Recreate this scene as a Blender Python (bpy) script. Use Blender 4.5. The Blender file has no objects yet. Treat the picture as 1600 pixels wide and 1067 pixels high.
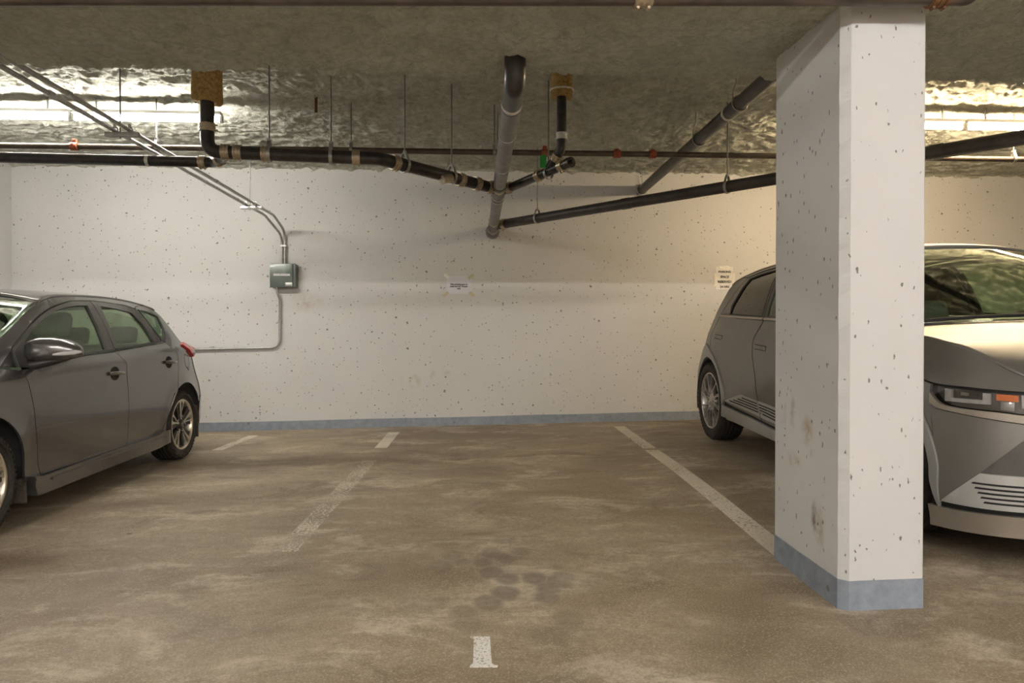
import bpy, bmesh, math, random
from mathutils import Vector, Matrix, noise
from mathutils.geometry import delaunay_2d_cdt

random.seed(7)
SC = bpy.context.scene
COL = SC.collection

# ------------------------------------------------------------------ camera
cam_data = bpy.data.cameras.new('camera')
cam_data.sensor_width = 36.0
cam_data.lens = 1070.0 / 1600.0 * 36.0
cam_data.clip_start = 0.02
cam = bpy.data.objects.new('camera', cam_data)
COL.objects.link(cam)
cam.location = (0, 0, 1.09)
cam.rotation_euler = (math.radians(89.5), 0, math.radians(-2.94))
SC.camera = cam

# ------------------------------------------------------------------ world, exposure
w = bpy.data.worlds.new('world')
SC.world = w
w.use_nodes = True
w.node_tree.nodes['Background'].inputs[0].default_value = (0.9, 0.92, 1.0, 1)
w.node_tree.nodes['Background'].inputs[1].default_value = 0.0
SC.view_settings.view_transform = 'Standard'
SC.view_settings.look = 'None'
SC.view_settings.gamma = 1.0
SC.view_settings.use_curve_mapping = False
SC.view_settings.exposure = 2.62

# lamp strengths (the tubes themselves are built with their fixtures)
BAY_LEFT = ((1.0, 0.95, 0.86), 30.0)
BAY_RIGHT = ((1.0, 0.77, 0.48), 40.0)
AISLE = ((1.0, 0.955, 0.90), 52.0)

# room numbers (metres)
XL, XR, YB, YF = -5.46, 8.4, 8.35, -4.6
CEIL = 3.10


def sstep(a, b, v):
    t = min(max((v - a) / (b - a), 0.0), 1.0)
    return t * t * (3 - 2 * t)


def floor_z(x, y):
    return 0.018 * x - 0.065 * sstep(5.5, 2.6, y) * sstep(-1.0, 1.5, x)


# ------------------------------------------------------------------ object helpers
def setp(o, label=None, cat=None, group=None, kind=None):
    if label: o['label'] = label
    if cat: o['category'] = cat
    if group: o['group'] = group
    if kind: o['kind'] = kind
    return o


def mobj(name, verts, faces, mat, parent=None, smooth=False):
    me = bpy.data.meshes.new(name)
    me.from_pydata([tuple(v) for v in verts], [], faces)
    me.update()
    if smooth:
        me.polygons.foreach_set('use_smooth', [True] * len(me.polygons))
    mats = mat if isinstance(mat, (list, tuple)) else [mat]
    for m in mats:
        me.materials.append(m)
    o = bpy.data.objects.new(name, me)
    COL.objects.link(o)
    if parent: o.parent = parent
    return o


def empty(name, loc=(0, 0, 0), parent=None):
    o = bpy.data.objects.new(name, None)
    COL.objects.link(o)
    o.location = loc
    o.empty_display_size = 0.1
    if parent: o.parent = parent
    return o


class MB:
    """collects shapes for one mesh"""
    def __init__(s):
        s.v = []; s.f = []; s.sm = []

    def add(s, v, f, smooth=False):
        n = len(s.v)
        s.v += [tuple(p) for p in v]
        s.f += [tuple(i + n for i in q) for q in f]
        s.sm += [smooth] * len(f)

    def box(s, lo, hi, bev=0.0):
        if bev <= 0:
            x0, y0, z0 = lo; x1, y1, z1 = hi
            v = [(x0, y0, z0), (x1, y0, z0), (x1, y1, z0), (x0, y1, z0), (x0, y0, z1), (x1, y0, z1), (x1, y1, z1), (x0, y1, z1)]
            s.add(v, [(0, 3, 2, 1), (4, 5, 6, 7), (0, 1, 5, 4), (1, 2, 6, 5), (2, 3, 7, 6), (3, 0, 4, 7)])
        else:
            bm = bmesh.new()
            bmesh.ops.create_cube(bm, size=1.0)
            c = [(a + b) / 2 for a, b in zip(lo, hi)]; d = [b - a for a, b in zip(lo, hi)]
            for q in bm.verts:
                q.co = Vector((c[0] + q.co.x * d[0], c[1] + q.co.y * d[1], c[2] + q.co.z * d[2]))
            bmesh.ops.bevel(bm, geom=bm.edges[:], offset=bev, segments=2, affect='EDGES', profile=0.5)
            bm.verts.index_update()
            s.add([q.co[:] for q in bm.verts], [[q.index for q in f.verts] for f in bm.faces], True)
            bm.free()

    def tube(s, pts, r, seg=16, caps=True, smooth=True):
        pts = [Vector(p) for p in pts]
        rr = r if isinstance(r, (list, tuple)) else [r] * len(pts)
        rings = []
        t0 = (pts[1] - pts[0]).normalized()
        up = Vector((0, 0, 1)) if abs(t0.z) < 0.9 else Vector((1, 0, 0))
        a = t0.cross(up).normalized()
        prev = t0
        v = []
        for i, p in enumerate(pts):
            if i == 0: t = t0
            elif i == len(pts) - 1: t = (pts[i] - pts[i - 1]).normalized()
            else: t = ((pts[i + 1] - p).normalized() + (p - pts[i - 1]).normalized()).normalized()
            q = prev.rotation_difference(t)
            a = (q @ a); a = (a - t * a.dot(t)).normalized()
            b = t.cross(a)
            prev = t
            for k in range(seg):
                an = 2 * math.pi * k / seg
                v.append(p + (a * math.cos(an) + b * math.sin(an)) * rr[i])
        f = []
        for i in range(len(pts) - 1):
            for k in range(seg):
                k2 = (k + 1) % seg
                f.append((i * seg + k, i * seg + k2, (i + 1) * seg + k2, (i + 1) * seg + k))
        s.add(v, f, smooth)
        if caps:
            n = len(pts) - 1
            s.add([v[k] for k in range(seg)], [tuple(range(seg))[::-1]], False)
            s.add([v[n * seg + k] for k in range(seg)], [tuple(range(seg))], False)

    def torus(s, c, axis, R, r, seg=20, ts=8, a0=0.0, a1=2 * math.pi):
        axis = Vector(axis).normalized()
        u = axis.cross(Vector((0, 0, 1)))
        u = Vector((1, 0, 0)) if u.length < 1e-3 else u.normalized()
        w_ = axis.cross(u)
        c = Vector(c)
        full = abs(a1 - a0 - 2 * math.pi) < 1e-6
        pts = []
        n = seg if full else seg + 1
        v = []; f = []
        for i in range(n):
            an = a0 + (a1 - a0) * i / seg
            d = u * math.cos(an) + w_ * math.sin(an)
            for k in range(ts):
                b = 2 * math.pi * k / ts
                v.append(c + d * (R + r * math.cos(b)) + axis * r * math.sin(b))
        for i in range(seg):
            i2 = (i + 1) % n
            for k in range(ts):
                k2 = (k + 1) % ts
                f.append((i * ts + k, i2 * ts + k, i2 * ts + k2, i * ts + k2))
        s.add(v, f, True)

    def lathe(s, prof, c=(0, 0, 0), axis='x', seg=48, smooth=True, close=False):
        """prof: list of (axial, radius)"""
        v = []; f = []
        n = len(prof)
        for k in range(seg):
            an = 2 * math.pi * k / seg
            for a, r in prof:
                if axis == 'x': p = (c[0] + a, c[1] + r * math.cos(an), c[2] + r * math.sin(an))
                elif axis == 'y': p = (c[0] + r * math.cos(an), c[1] + a, c[2] - r * math.sin(an))
                else: p = (c[0] + r * math.cos(an), c[1] + r * math.sin(an), c[2] + a)
                v.append(p)
        for k in range(seg):
            k2 = (k + 1) % seg
            for i in range(n if close else n - 1):
                j = (i + 1) % n
                f.append((k * n + i, k2 * n + i, k2 * n + j, k * n + j))
        s.add(v, f, smooth)

    def prism(s, poly, axis, a, b):
        """poly in the two other axes (in xyz order), extruded from a to b along axis"""
        n = len(poly)
        def P(q, t):
            if axis == 'x': return (t, q[0], q[1])
            if axis == 'y': return (q[0], t, q[1])
            return (q[0], q[1], t)
        v = [P(q, a) for q in poly] + [P(q, b) for q in poly]
        f = [tuple(range(n))[::-1], tuple(range(n, 2 * n))]
        for i in range(n):
            j = (i + 1) % n
            f.append((i, j, n + j, n + i))
        s.add(v, f)

    def build(s, name, mat, parent=None):
        o = mobj(name, s.v, s.f, mat, parent)
        o.data.polygons.foreach_set('use_smooth', s.sm)
        bm = bmesh.new(); bm.from_mesh(o.data)
        bmesh.ops.recalc_face_normals(bm, faces=bm.faces[:])
        bm.to_mesh(o.data); bm.free()
        return o


def fillet(pts, r, n=8):
    """round the corners of a 3D polyline"""
    pts = [Vector(p) for p in pts]
    out = [pts[0]]
    for i in range(1, len(pts) - 1):
        a, b, c = pts[i - 1], pts[i], pts[i + 1]
        d1 = (a - b).normalized(); d2 = (c - b).normalized()
        ang = d1.angle(d2)
        t = min(r / math.tan(ang / 2), (a - b).length * 0.49, (c - b).length * 0.49)
        p1 = b + d1 * t; p2 = b + d2 * t
        for k in range(n + 1):
            u = k / n
            out.append(p1 * (1 - u) ** 2 + b * 2 * u * (1 - u) + p2 * u * u)
    out.append(pts[-1])
    return out


# ------------------------------------------------------------------ materials
class NT:
    def __init__(s, name):
        s.m = bpy.data.materials.new(name)
        s.m.use_nodes = True
        s.t = s.m.node_tree
        s.b = s.t.nodes['Principled BSDF']
        s.out = s.t.nodes['Material Output']

    def n(s, typ, **kw):
        nd = s.t.nodes.new(typ)
        for k, v in kw.items():
            if k.startswith('i_'):
                key = k[2:]
                key = int(key) if key.isdigit() else key.replace('_', ' ')
                nd.inputs[key].default_value = v
            else:
                setattr(nd, k, v)
        return nd

    def l(s, a, b):
        s.t.links.new(a, b)

    def coord(s, scale=(1, 1, 1), loc=(0, 0, 0)):
        tc = s.n('ShaderNodeTexCoord')
        mp = s.n('ShaderNodeMapping')
        mp.inputs['Scale'].default_value = scale
        mp.inputs['Location'].default_value = loc
        s.l(tc.outputs['Object'], mp.inputs['Vector'])
        return mp.outputs[0]

    def noise(s, vec, scale, detail=4.0, rough=0.55, dist=0.0):
        nd = s.n('ShaderNodeTexNoise')
        nd.inputs['Scale'].default_value = scale
        nd.inputs['Detail'].default_value = detail
        nd.inputs['Roughness'].default_value = rough
        nd.inputs['Distortion'].default_value = dist
        s.l(vec, nd.inputs['Vector'])
        return nd.outputs[0]

    def ramp(s, val, a, b, ca=0.0, cb=1.0):
        nd = s.n('ShaderNodeMapRange')
        nd.inputs[1].default_value = a; nd.inputs[2].default_value = b
        nd.inputs[3].default_value = ca; nd.inputs[4].default_value = cb
        s.l(val, nd.inputs[0])
        return nd.outputs[0]

    def math(s, op, a, b=None):
        nd = s.n('ShaderNodeMath', operation=op)
        for i, q in enumerate((a, b)):
            if q is None: continue
            if isinstance(q, (int, float)): nd.inputs[i].default_value = q
            else: s.l(q, nd.inputs[i])
        return nd.outputs[0]

    def mix(s, fac, a, b):
        nd = s.n('ShaderNodeMix', data_type='RGBA')
        for k, q in ((0, fac), (6, a), (7, b)):
            if isinstance(q, (int, float)): nd.inputs[k].default_value = q
            elif isinstance(q, tuple): nd.inputs[k].default_value = q if len(q) == 4 else q + (1,)
            else: s.l(q, nd.inputs[k])
        return nd.outputs[2]

    def bump(s, h, strength=0.3, dist=0.01):
        nd = s.n('ShaderNodeBump')
        nd.inputs['Strength'].default_value = strength
        nd.inputs['Distance'].default_value = dist
        s.l(h, nd.inputs['Height'])
        s.l(nd.outputs[0], s.b.inputs['Normal'])

    def spots(s, vec, scale, radius, keep=0.5):
        """small scattered pits: 1 inside a pit"""
        v = s.n('ShaderNodeTexVoronoi', feature='F1')
        v.inputs['Scale'].default_value = scale
        s.l(vec, v.inputs['Vector'])
        sep = s.n('ShaderNodeSeparateColor')
        s.l(v.outputs['Color'], sep.inputs[0])
        k = s.ramp(sep.outputs[0], keep, 1.0, 0.0, radius)
        d = s.math('SUBTRACT', k, v.outputs['Distance'])
        return s.ramp(d, 0.0, radius * 0.25, 0.0, 1.0)

    def blob(s, vec, c, r, inner=0.3):
        """soft ellipsoid mask round c"""
        mp = s.n('ShaderNodeMapping', vector_type='POINT')
        mp.inputs['Scale'].default_value = tuple(1.0 / q for q in r)
        mp.inputs['Location'].default_value = tuple(-a / q for a, q in zip(c, r))
        s.l(vec, mp.inputs['Vector'])
        ln = s.n('ShaderNodeVectorMath', operation='LENGTH')
        s.l(mp.outputs[0], ln.inputs[0])
        return s.ramp(ln.outputs[1], 1.0, inner, 0.0, 1.0)

    def set(s, color=None, rough=None, metal=None, coat=None, spec=None):
        if color is not None:
            if isinstance(color, tuple): s.b.inputs['Base Color'].default_value = color if len(color) == 4 else color + (1,)
            else: s.l(color, s.b.inputs['Base Color'])
        for key, q in (('Roughness', rough), ('Metallic', metal), ('Coat Weight', coat), ('Specular IOR Level', spec)):
            if q is None: continue
            if isinstance(q, (int, float)): s.b.inputs[key].default_value = q
            else: s.l(q, s.b.inputs[key])
        return s


def simple(name, color, rough=0.5, metal=0.0, coat=0.0, var=0.15, scale=20.0, bump=0.0):
    t = NT(name)
    c = t.coord()
    nz = t.noise(c, scale, 4)
    f = t.ramp(nz, 0.3, 0.7)
    t.set(t.mix(f, tuple(q * (1 - var) for q in color), tuple(min(1, q * (1 + var)) for q in color)), rough, metal, coat)
    if bump: t.bump(nz, bump, 0.004)
    return t.m


def emit(name, color, strength):
    t = NT(name)
    e = t.n('ShaderNodeEmission')
    e.inputs[0].default_value = color + (1,)
    e.inputs[1].default_value = strength
    t.l(e.outputs[0], t.out.inputs[0])
    return t.m


def glass(name, tint, rough=0.0, ior=1.5):
    t = NT(name)
    tr = t.n('ShaderNodeBsdfTransparent'); tr.inputs[0].default_value = tint + (1,)
    gl = t.n('ShaderNodeBsdfGlossy'); gl.inputs[0].default_value = (1, 1, 1, 1); gl.inputs['Roughness'].default_value = rough
    lw = t.n('ShaderNodeLayerWeight'); lw.inputs[0].default_value = 0.5
    fr = t.math('ADD', t.math('MULTIPLY', t.math('POWER', lw.outputs['Facing'], 4.0), 0.85), 0.05)
    mx = t.n('ShaderNodeMixShader')
    t.l(fr, mx.inputs[0]); t.l(tr.outputs[0], mx.inputs[1]); t.l(gl.outputs[0], mx.inputs[2])
    t.l(mx.outputs[0], t.out.inputs[0])
    return t.m


def wall_material(name, base, stains=(), pit=(1, 1, 1), pits=1.0, streak=True):
    t = NT(name)
    c = t.coord()
    big = t.noise(c, 0.9, 5, 0.6)
    col = t.mix(t.ramp(big, 0.35, 0.7), tuple(q * 0.95 for q in base), base)
    fine = t.noise(c, 22, 4, 0.6)
    col = t.mix(t.ramp(fine, 0.55, 0.8, 0, 0.12), col, tuple(q * 0.75 for q in base))
    for (ctr, rad, colr, amt, sc) in stains:
        m = t.blob(c, ctr, rad, 0.2)
        nz = t.noise(c, sc, 5, 0.65)
        k = t.math('MULTIPLY', t.math('MULTIPLY', m, t.ramp(nz, 0.42, 0.6)), amt)
        col = t.mix(k, col, colr)
    wv = t.n('ShaderNodeTexNoise'); wv.inputs['Scale'].default_value = 45.0; wv.inputs['Detail'].default_value = 2.0
    t.l(c, wv.inputs['Vector'])
    off = t.n('ShaderNodeVectorMath', operation='MULTIPLY_ADD')
    off.inputs[1].default_value = (0.03, 0.03, 0.03)
    t.l(wv.outputs['Color'], off.inputs[0]); t.l(t.coord(pit), off.inputs[2])
    cp = off.outputs[0]
    p1 = t.spots(cp, 8.5, 0.115 * pits, 0.0)
    p2 = t.spots(cp, 24.0, 0.21 * pits, 0.15)
    p = t.math('MAXIMUM', p1, p2)
    col = t.mix(t.math('MULTIPLY', p, 0.85), col, (0.12, 0.105, 0.09))
    t.set(col, 0.75)
    h = t.math('SUBTRACT', t.math('MULTIPLY', fine, 0.25), p)
    t.bump(h, 0.35, 0.006)
    return t.m


M = {}
M['wall'] = wall_material('painted_concrete', (0.62, 0.612, 0.60), stains=(
    ((-0.75, 8.35, 0.53), (0.09, 0.6, 0.10), (0.42, 0.34, 0.23), 0.8, 9.0),
    ((-0.55, 8.35, 0.62), (0.06, 0.6, 0.07), (0.42, 0.34, 0.23), 0.7, 9.0),
    ((-0.37, 8.35, 0.66), (0.06, 0.6, 0.06), (0.42, 0.34, 0.23), 0.7, 9.0),
    ((-2.05, 8.35, 1.5), (0.22, 0.6, 0.14), (0.42, 0.32, 0.25), 0.6, 9.0),
    ((3.0, 8.35, 0.25), (1.0, 0.6, 0.18), (0.45, 0.37, 0.26), 0.5, 4.0)), pits=1.18)
M['pillar'] = wall_material('pillar_paint', (0.63, 0.625, 0.617), stains=(
    ((1.49, 3.16, 0.73), (0.12, 0.035, 0.10), (0.30, 0.24, 0.17), 0.75, 10.0),
    ((1.49, 3.24, 0.72), (0.12, 0.02, 0.12), (0.33, 0.27, 0.19), 0.6, 10.0),
    ((1.49, 3.02, 0.66), (0.12, 0.065, 0.08), (0.40, 0.32, 0.20), 0.95, 9.0),
    ((1.49, 2.97, 0.56), (0.12, 0.03, 0.04), (0.42, 0.34, 0.22), 0.8, 9.0),
    ((1.49, 3.14, 0.50), (0.12, 0.11, 0.05), (0.45, 0.36, 0.24), 0.7, 12.0),
    ((1.49, 2.95, 0.27), (0.12, 0.035, 0.11), (0.22, 0.17, 0.12), 0.95, 14.0),
    ((1.49, 2.90, 0.25), (0.12, 0.045, 0.12), (0.35, 0.28, 0.19), 0.8, 20.0),
    ((1.49, 2.98, 1.75), (0.12, 0.3, 0.12), (0.55, 0.50, 0.42), 0.35, 5.0)), pit=(1.5, 1.5, 0.8), pits=1.0)


def baseboard_material():
    t = NT('blue_grey_paint')
    c = t.coord()
    nz = t.noise(c, 16, 5, 0.7)
    col = t.mix(t.ramp(nz, 0.35, 0.65), (0.205, 0.235, 0.285), (0.285, 0.32, 0.375))
    p = t.spots(c, 11, 0.2, 0.45)
    col = t.mix(t.math('MULTIPLY', p, 0.8), col, (0.14, 0.12, 0.10))
    t.set(col, 0.55)
    t.bump(nz, 0.3, 0.004)
    return t.m


M['base'] = baseboard_material()


def floor_material():
    t = NT('worn_concrete_floor')
    c = t.coord()
    cs = t.coord((0.55, 1.0, 1.0))
    a = t.noise(cs, 0.75, 4, 0.6, 0.6)
    b = t.noise(cs, 2.6, 6, 0.70, 0.5)
    f = t.noise(c, 30, 5, 0.75)
    g = t.noise(c, 130, 2, 0.6)
    v = t.math('ADD', t.math('MULTIPLY', a, 0.5), t.math('MULTIPLY', b, 0.5))
    col = t.mix(t.ramp(v, 0.40, 0.59), (0.215, 0.158, 0.097), (0.425, 0.350, 0.255))
    col = t.mix(t.ramp(b, 0.53, 0.66, 0, 0.75), col, (0.62, 0.535, 0.43))
    dark = t.noise(cs, 1.9, 6, 0.72, 1.2)
    col = t.mix(t.ramp(dark, 0.54, 0.66, 0, 0.68), col, (0.125, 0.092, 0.058))
    col = t.mix(t.ramp(f, 0.46, 0.66, 0, 0.55), col, (0.20, 0.160, 0.110))
    col = t.mix(t.ramp(g, 0.53, 0.68, 0, 0.45), col, (0.64, 0.565, 0.47))
    col = t.mix(t.ramp(g, 0.45, 0.28, 0, 0.40), col, (0.16, 0.13, 0.09))
    # oil drips in the middle of the stall
    m = t.blob(c, (0.13, 3.12, 0.0), (0.52, 0.80, 0.6), 0.35)
    vo = t.n('ShaderNodeTexVoronoi', feature='F1'); vo.inputs['Scale'].default_value = 7.0
    t.l(t.coord((1, 0.75, 0.0)), vo.inputs['Vector'])
    sp = t.ramp(t.math('ADD', vo.outputs['Distance'], t.ramp(f, 0.3, 0.7, -0.10, 0.10)), 0.52, 0.36)
    col = t.mix(t.math('MULTIPLY', t.math('MULTIPLY', m, sp), 0.62), col, (0.13, 0.11, 0.085))
    # leaf bits and specks
    s1 = t.spots(c, 2.6, 0.055, 0.35)
    col = t.mix(t.math('MULTIPLY', s1, 0.8), col, (0.05, 0.035, 0.02))
    s2 = t.spots(t.coord((1, 1, 1), (3.3, 1.7, 0)), 1.7, 0.035, 0.4)
    col = t.mix(t.math('MULTIPLY', s2, 0.8), col, (0.35, 0.17, 0.05))
    t.set(col, t.ramp(b, 0.3, 0.7, 0.50, 0.66), spec=0.4)
    h = t.math('ADD', t.math('MULTIPLY', f, 0.6), t.math('MULTIPLY', g, 0.4))
    t.bump(h, 0.22, 0.004)
    return t.m


M['floor'] = floor_material()


def worn_paint(name, base, cover=0.5, scale=60.0):
    """road paint, rubbed through to the floor in places"""
    t = NT(name)
    c = t.coord()
    nz = t.noise(c, scale, 5, 0.75)
    big = t.noise(c, 2.2, 3, 0.5)
    k = t.ramp(t.math('ADD', nz, t.math('MULTIPLY', big, 0.35)), cover + 0.12, cover + 0.22)
    t.set(t.mix(t.noise(c, 9, 4), tuple(q * 0.8 for q in base), base), 0.7)
    tr = t.n('ShaderNodeBsdfTransparent')
    mx = t.n('ShaderNodeMixShader')
    t.l(k, mx.inputs[0]); t.l(tr.outputs[0], mx.inputs[1]); t.l(t.b.outputs[0], mx.inputs[2])
    t.l(mx.outputs[0], t.out.inputs[0])
    return t.m


M['line'] = worn_paint('white_line_paint', (0.80, 0.74, 0.62), 0.40)
M['line_thin'] = worn_paint('rubbed_line_paint', (0.74, 0.67, 0.55), 0.50)
M['number'] = worn_paint('number_paint', (0.86, 0.84, 0.80), 0.39, 85.0)


def fuzz_material(name, a, b, sc=14.0):
    t = NT(name)
    c = t.coord()
    n1 = t.noise(c, 3.0, 5, 0.6)
    n2 = t.noise(c, sc, 6, 0.75, 0.8)
    n3 = t.noise(c, 90, 3, 0.7, 1.5)
    col = t.mix(t.ramp(n2, 0.40, 0.60), a, b)
    n4 = t.noise(c, sc * 0.45, 5, 0.7, 0.6)
    col = t.mix(t.ramp(n4, 0.56, 0.70, 0, 0.55), col, tuple(q * 0.55 for q in a))
    col = t.mix(t.ramp(n4, 0.44, 0.32, 0, 0.6), col, tuple(min(0.92, q * 1.15) for q in b))
    col = t.mix(t.ramp(n1, 0.40, 0.68, 0, 0.35), col, tuple(q * 0.75 for q in a))
    col = t.mix(t.ramp(n3, 0.5, 0.75, 0, 0.35), col, tuple(min(1, q * 1.35) for q in b))
    t.set(col, 0.95, spec=0.1)
    h = t.math('ADD', t.math('MULTIPLY', n2, 0.6), t.math('MULTIPLY', n3, 0.4))
    t.bump(h, 1.0, 0.05)
    return t.m


M['fuzz'] = fuzz_material('sprayed_insulation', (0.64, 0.64, 0.53), (0.90, 0.90, 0.81))
M['fuzz2'] = fuzz_material('sprayed_insulation_beam', (0.64, 0.65, 0.53), (0.90, 0.90, 0.80), 20.0)
M['plain_ceiling'] = simple('aisle_ceiling', (0.55, 0.54, 0.50), 0.9)

M['iron'] = simple('black_cast_iron', (0.030, 0.026, 0.024), 0.38, 0.0, 0.15, 0.5, 14, 0.15)
M['grey_pipe'] = simple('grey_drain_pipe', (0.17, 0.165, 0.165), 0.45, 0.0, 0.0, 0.25, 9, 0.1)
M['dark_pipe'] = simple('dark_plastic_pipe', (0.060, 0.054, 0.052), 0.42, 0.0, 0.0, 0.3, 9, 0.05)
M['sprinkler'] = simple('brown_steel_pipe', (0.105, 0.080, 0.062), 0.42, 0.3, 0.0, 0.4, 8, 0.1)
M['red'] = simple('red_coupling_paint', (0.36, 0.085, 0.035), 0.45, 0.0, 0.0, 0.3, 40)
M['band'] = simple('stainless_clamp', (0.52, 0.44, 0.33), 0.35, 0.7, 0.0, 0.25, 60)
M['band_white'] = simple('pale_strap', (0.66, 0.64, 0.60), 0.5, 0.2, 0.0, 0.15, 40)
M['galv'] = simple('galvanised_steel', (0.43, 0.43, 0.42), 0.38, 0.75, 0.0, 0.2, 30)
M['rod'] = simple('threaded_rod', (0.24, 0.235, 0.225), 0.45, 0.6, 0.0, 0.2, 60)
M['wool'] = simple('mineral_wool', (0.36, 0.235, 0.085), 0.95, 0.0, 0.0, 0.45, 45, 0.8)
M['green_tag'] = simple('green_tag', (0.03, 0.36, 0.06), 0.5)
M['box'] = simple('grey_green_enamel', (0.125, 0.150, 0.135), 0.32, 0.2, 0.2, 0.1, 12)
M['white'] = simple('white_enamel', (0.72, 0.72, 0.70), 0.4, 0.0, 0.0, 0.06)
M['paper'] = simple('paper', (0.66, 0.65, 0.70), 0.8, 0.0, 0.0, 0.04)
M['paper2'] = simple('paper_cream', (0.76, 0.73, 0.70), 0.8, 0.0, 0.0, 0.04)
M['tape'] = simple('masking_tape', (0.52, 0.47, 0.30), 0.6, 0.0, 0.0, 0.1)
M['tape_clear'] = simple('clear_tape', (0.80, 0.77, 0.70), 0.3, 0.0, 0.0, 0.05)
M['ink'] = simple('black_ink', (0.02, 0.02, 0.02), 0.7)
M['rust'] = simple('rusty_steel', (0.16, 0.075, 0.03), 0.8, 0.2, 0.0, 0.4, 30)

# ------------------------------------------------------------------ room shell
def build_floor():
    xs = [XL - 0.1 + i * (XR - XL + 0.2) / 56 for i in range(57)]
    ys = [YF - 0.1 + i * (YB - YF + 0.2) / 60 for i in range(61)]
    v = [(x, y, floor_z(x, y)) for y in ys for x in xs]
    n = len(xs)
    f = [(j * n + i, j * n + i + 1, (j + 1) * n + i + 1, (j + 1) * n + i) for j in range(len(ys) - 1) for i in range(n - 1)]
    return setp(mobj('floor', v, f, M['floor'], None, True), kind='structure')


build_floor()


def wall(name, lo, hi, mat):
    b = MB(); b.box(lo, hi)
    return setp(b.build(name, mat), kind='structure')


wall('wall_back', (XL - 0.2, YB, -0.4), (XR + 0.2, YB + 0.2, 3.5), M['wall'])
wall('wall_left', (XL - 0.2, YF, -0.4), (XL, YB, 3.5), M['wall'])
wall('wall_right', (XR, YF, -0.4), (XR + 0.2, YB, 3.5), M['wall'])
wall('wall_front', (XL - 0.2, YF - 0.2, -0.4), (XR + 0.2, YF, 3.5), M['wall'])


def baseboard(name, p0, p1, nrm, h=0.105, t=0.006):
    n = 40
    v = []; f = []
    for i in range(n + 1):
        u = i / n
        x = p0[0] + (p1[0] - p0[0]) * u; y = p0[1] + (p1[1] - p0[1]) * u
        z = floor_z(x, y)
        hh = h + 0.006 * noise.noise(Vector((x * 2, y * 2, 0)))
        for (o, dz) in ((t, -0.01), (t, hh), (0.0, hh)):
            v.append((x + nrm[0] * o, y + nrm[1] * o, z + dz))
    for i in range(n):
        a = i * 3
        f += [(a, a + 3, a + 4, a + 1), (a + 1, a + 4, a + 5, a + 2)]
    return setp(mobj(name, v, f, M['base']), kind='structure')


baseboard('baseboard_back', (XL, YB), (XR, YB), (0, -1))
baseboard('baseboard_left', (XL, YF), (XL, YB), (1, 0))
baseboard('baseboard_right', (XR, YF), (XR, YB), (-1, 0))


def fbm(x, y, z, s, o=4):
    return noise.fractal(Vector((x * s, y * s, z * s)), 0.9, 2.1, o)


def build_ceiling():
    # bay ceiling: rough sprayed fibre, real relief
    nx, ny = 900, 330
    x0, x1, y0, y1 = XL - 0.05, XR + 0.05, 3.50, YB + 0.03
    v = []
    for j in range(ny + 1):
        y = y0 + (y1 - y0) * j / ny
        for i in range(nx + 1):
            x = x0 + (x1 - x0) * i / nx
            d = 0.014 * fbm(x, y, 0, 2.2, 2) + 0.022 * fbm(x * 0.8, y * 1.1, 7.0, 10.0, 3) - 0.020 * abs(noise.noise(Vector((x * 15, y * 18, 5)))) - 0.022 * abs(noise.noise(Vector((x * 34, y * 38, 3)))) + 0.018
            d -= 0.035 * max(0.0, 1 - (YB - y) / 0.07) * (0.6 + noise.noise(Vector((x * 9, 3, 1))))
            v.append((x, y, CEIL + d))
    n = nx + 1
    f = [(j * n + i, (j + 1) * n + i, (j + 1) * n + i + 1, j * n + i + 1) for j in range(ny) for i in range(nx)]
    return setp(mobj('ceiling', v, f, M['fuzz'], None, True), kind='structure')


build_ceiling()
b = MB(); b.box((XL - 0.2, YF - 0.2, 3.15), (XR + 0.2, YB + 0.2, 3.35))
setp(b.build('ceiling_slab', M['plain_ceiling']), kind='structure')

BZ, BY0, BY1 = 2.455, 2.52, 3.60


def build_beam():
    # dropped beam over the pillar, sprayed all over
    path = [(BY0, 3.18), (BY0, BZ + 0.06)]
    for k in range(1, 5):
        a = k / 5 * math.pi / 2
        path.append((BY0 + 0.06 - 0.06 * math.cos(a), BZ + 0.06 - 0.06 * math.sin(a)))
    m = 56
    for k in range(m + 1):
        path.append((BY0 + 0.06 + (BY1 - BY0 - 0.10) * k / m, BZ))
    for k in range(1, 5):
        a = k / 5 * math.pi / 2
        path.append((BY1 - 0.04 + 0.04 * math.sin(a), BZ + 0.04 - 0.04 * math.cos(a)))
    for k in range(8):
        path.append((BY1, BZ + 0.04 + (3.2 - BZ - 0.04) * k / 7))
    nx = 1000
    np_ = len(path)
    v = []
    for i in range(nx + 1):
        x = XL - 0.05 + (XR - XL + 0.1) * i / nx
        for k, (y, z) in enumerate(path):
            k0 = max(0, k - 1); k1 = min(np_ - 1, k + 1)
            ty = path[k1][0] - path[k0][0]; tz = path[k1][1] - path[k0][1]
            L = math.hypot(ty, tz) or 1
            ny_, nz_ = tz / L, -ty / L
            d = 0.016 * fbm(x, y, z, 2.6, 3) + 0.016 * fbm(x, y, z, 14.0, 4)
            edge = max(0.0, 1 - abs(y - BY1) / 0.12)
            d += edge * (0.022 * fbm(x, y * 0.4, z * 0.4, 7.0, 3) + 0.030 * fbm(x, y, z, 26.0, 3))
            v.append((x, y + ny_ * d, z + nz_ * d))
    f = []
    for i in range(nx):
        for k in range(np_ - 1):
            f.append((i * np_ + k, i * np_ + k + 1, (i + 1) * np_ + k + 1, (i + 1) * np_ + k))
    o = mobj('ceiling_beam', v, f, M['fuzz2'], None, True)
    bm = bmesh.new(); bm.from_mesh(o.data); bmesh.ops.recalc_face_normals(bm, faces=bm.faces[:]); bm.to_mesh(o.data); bm.free()
    return setp(o, kind='structure')


build_beam()

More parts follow.
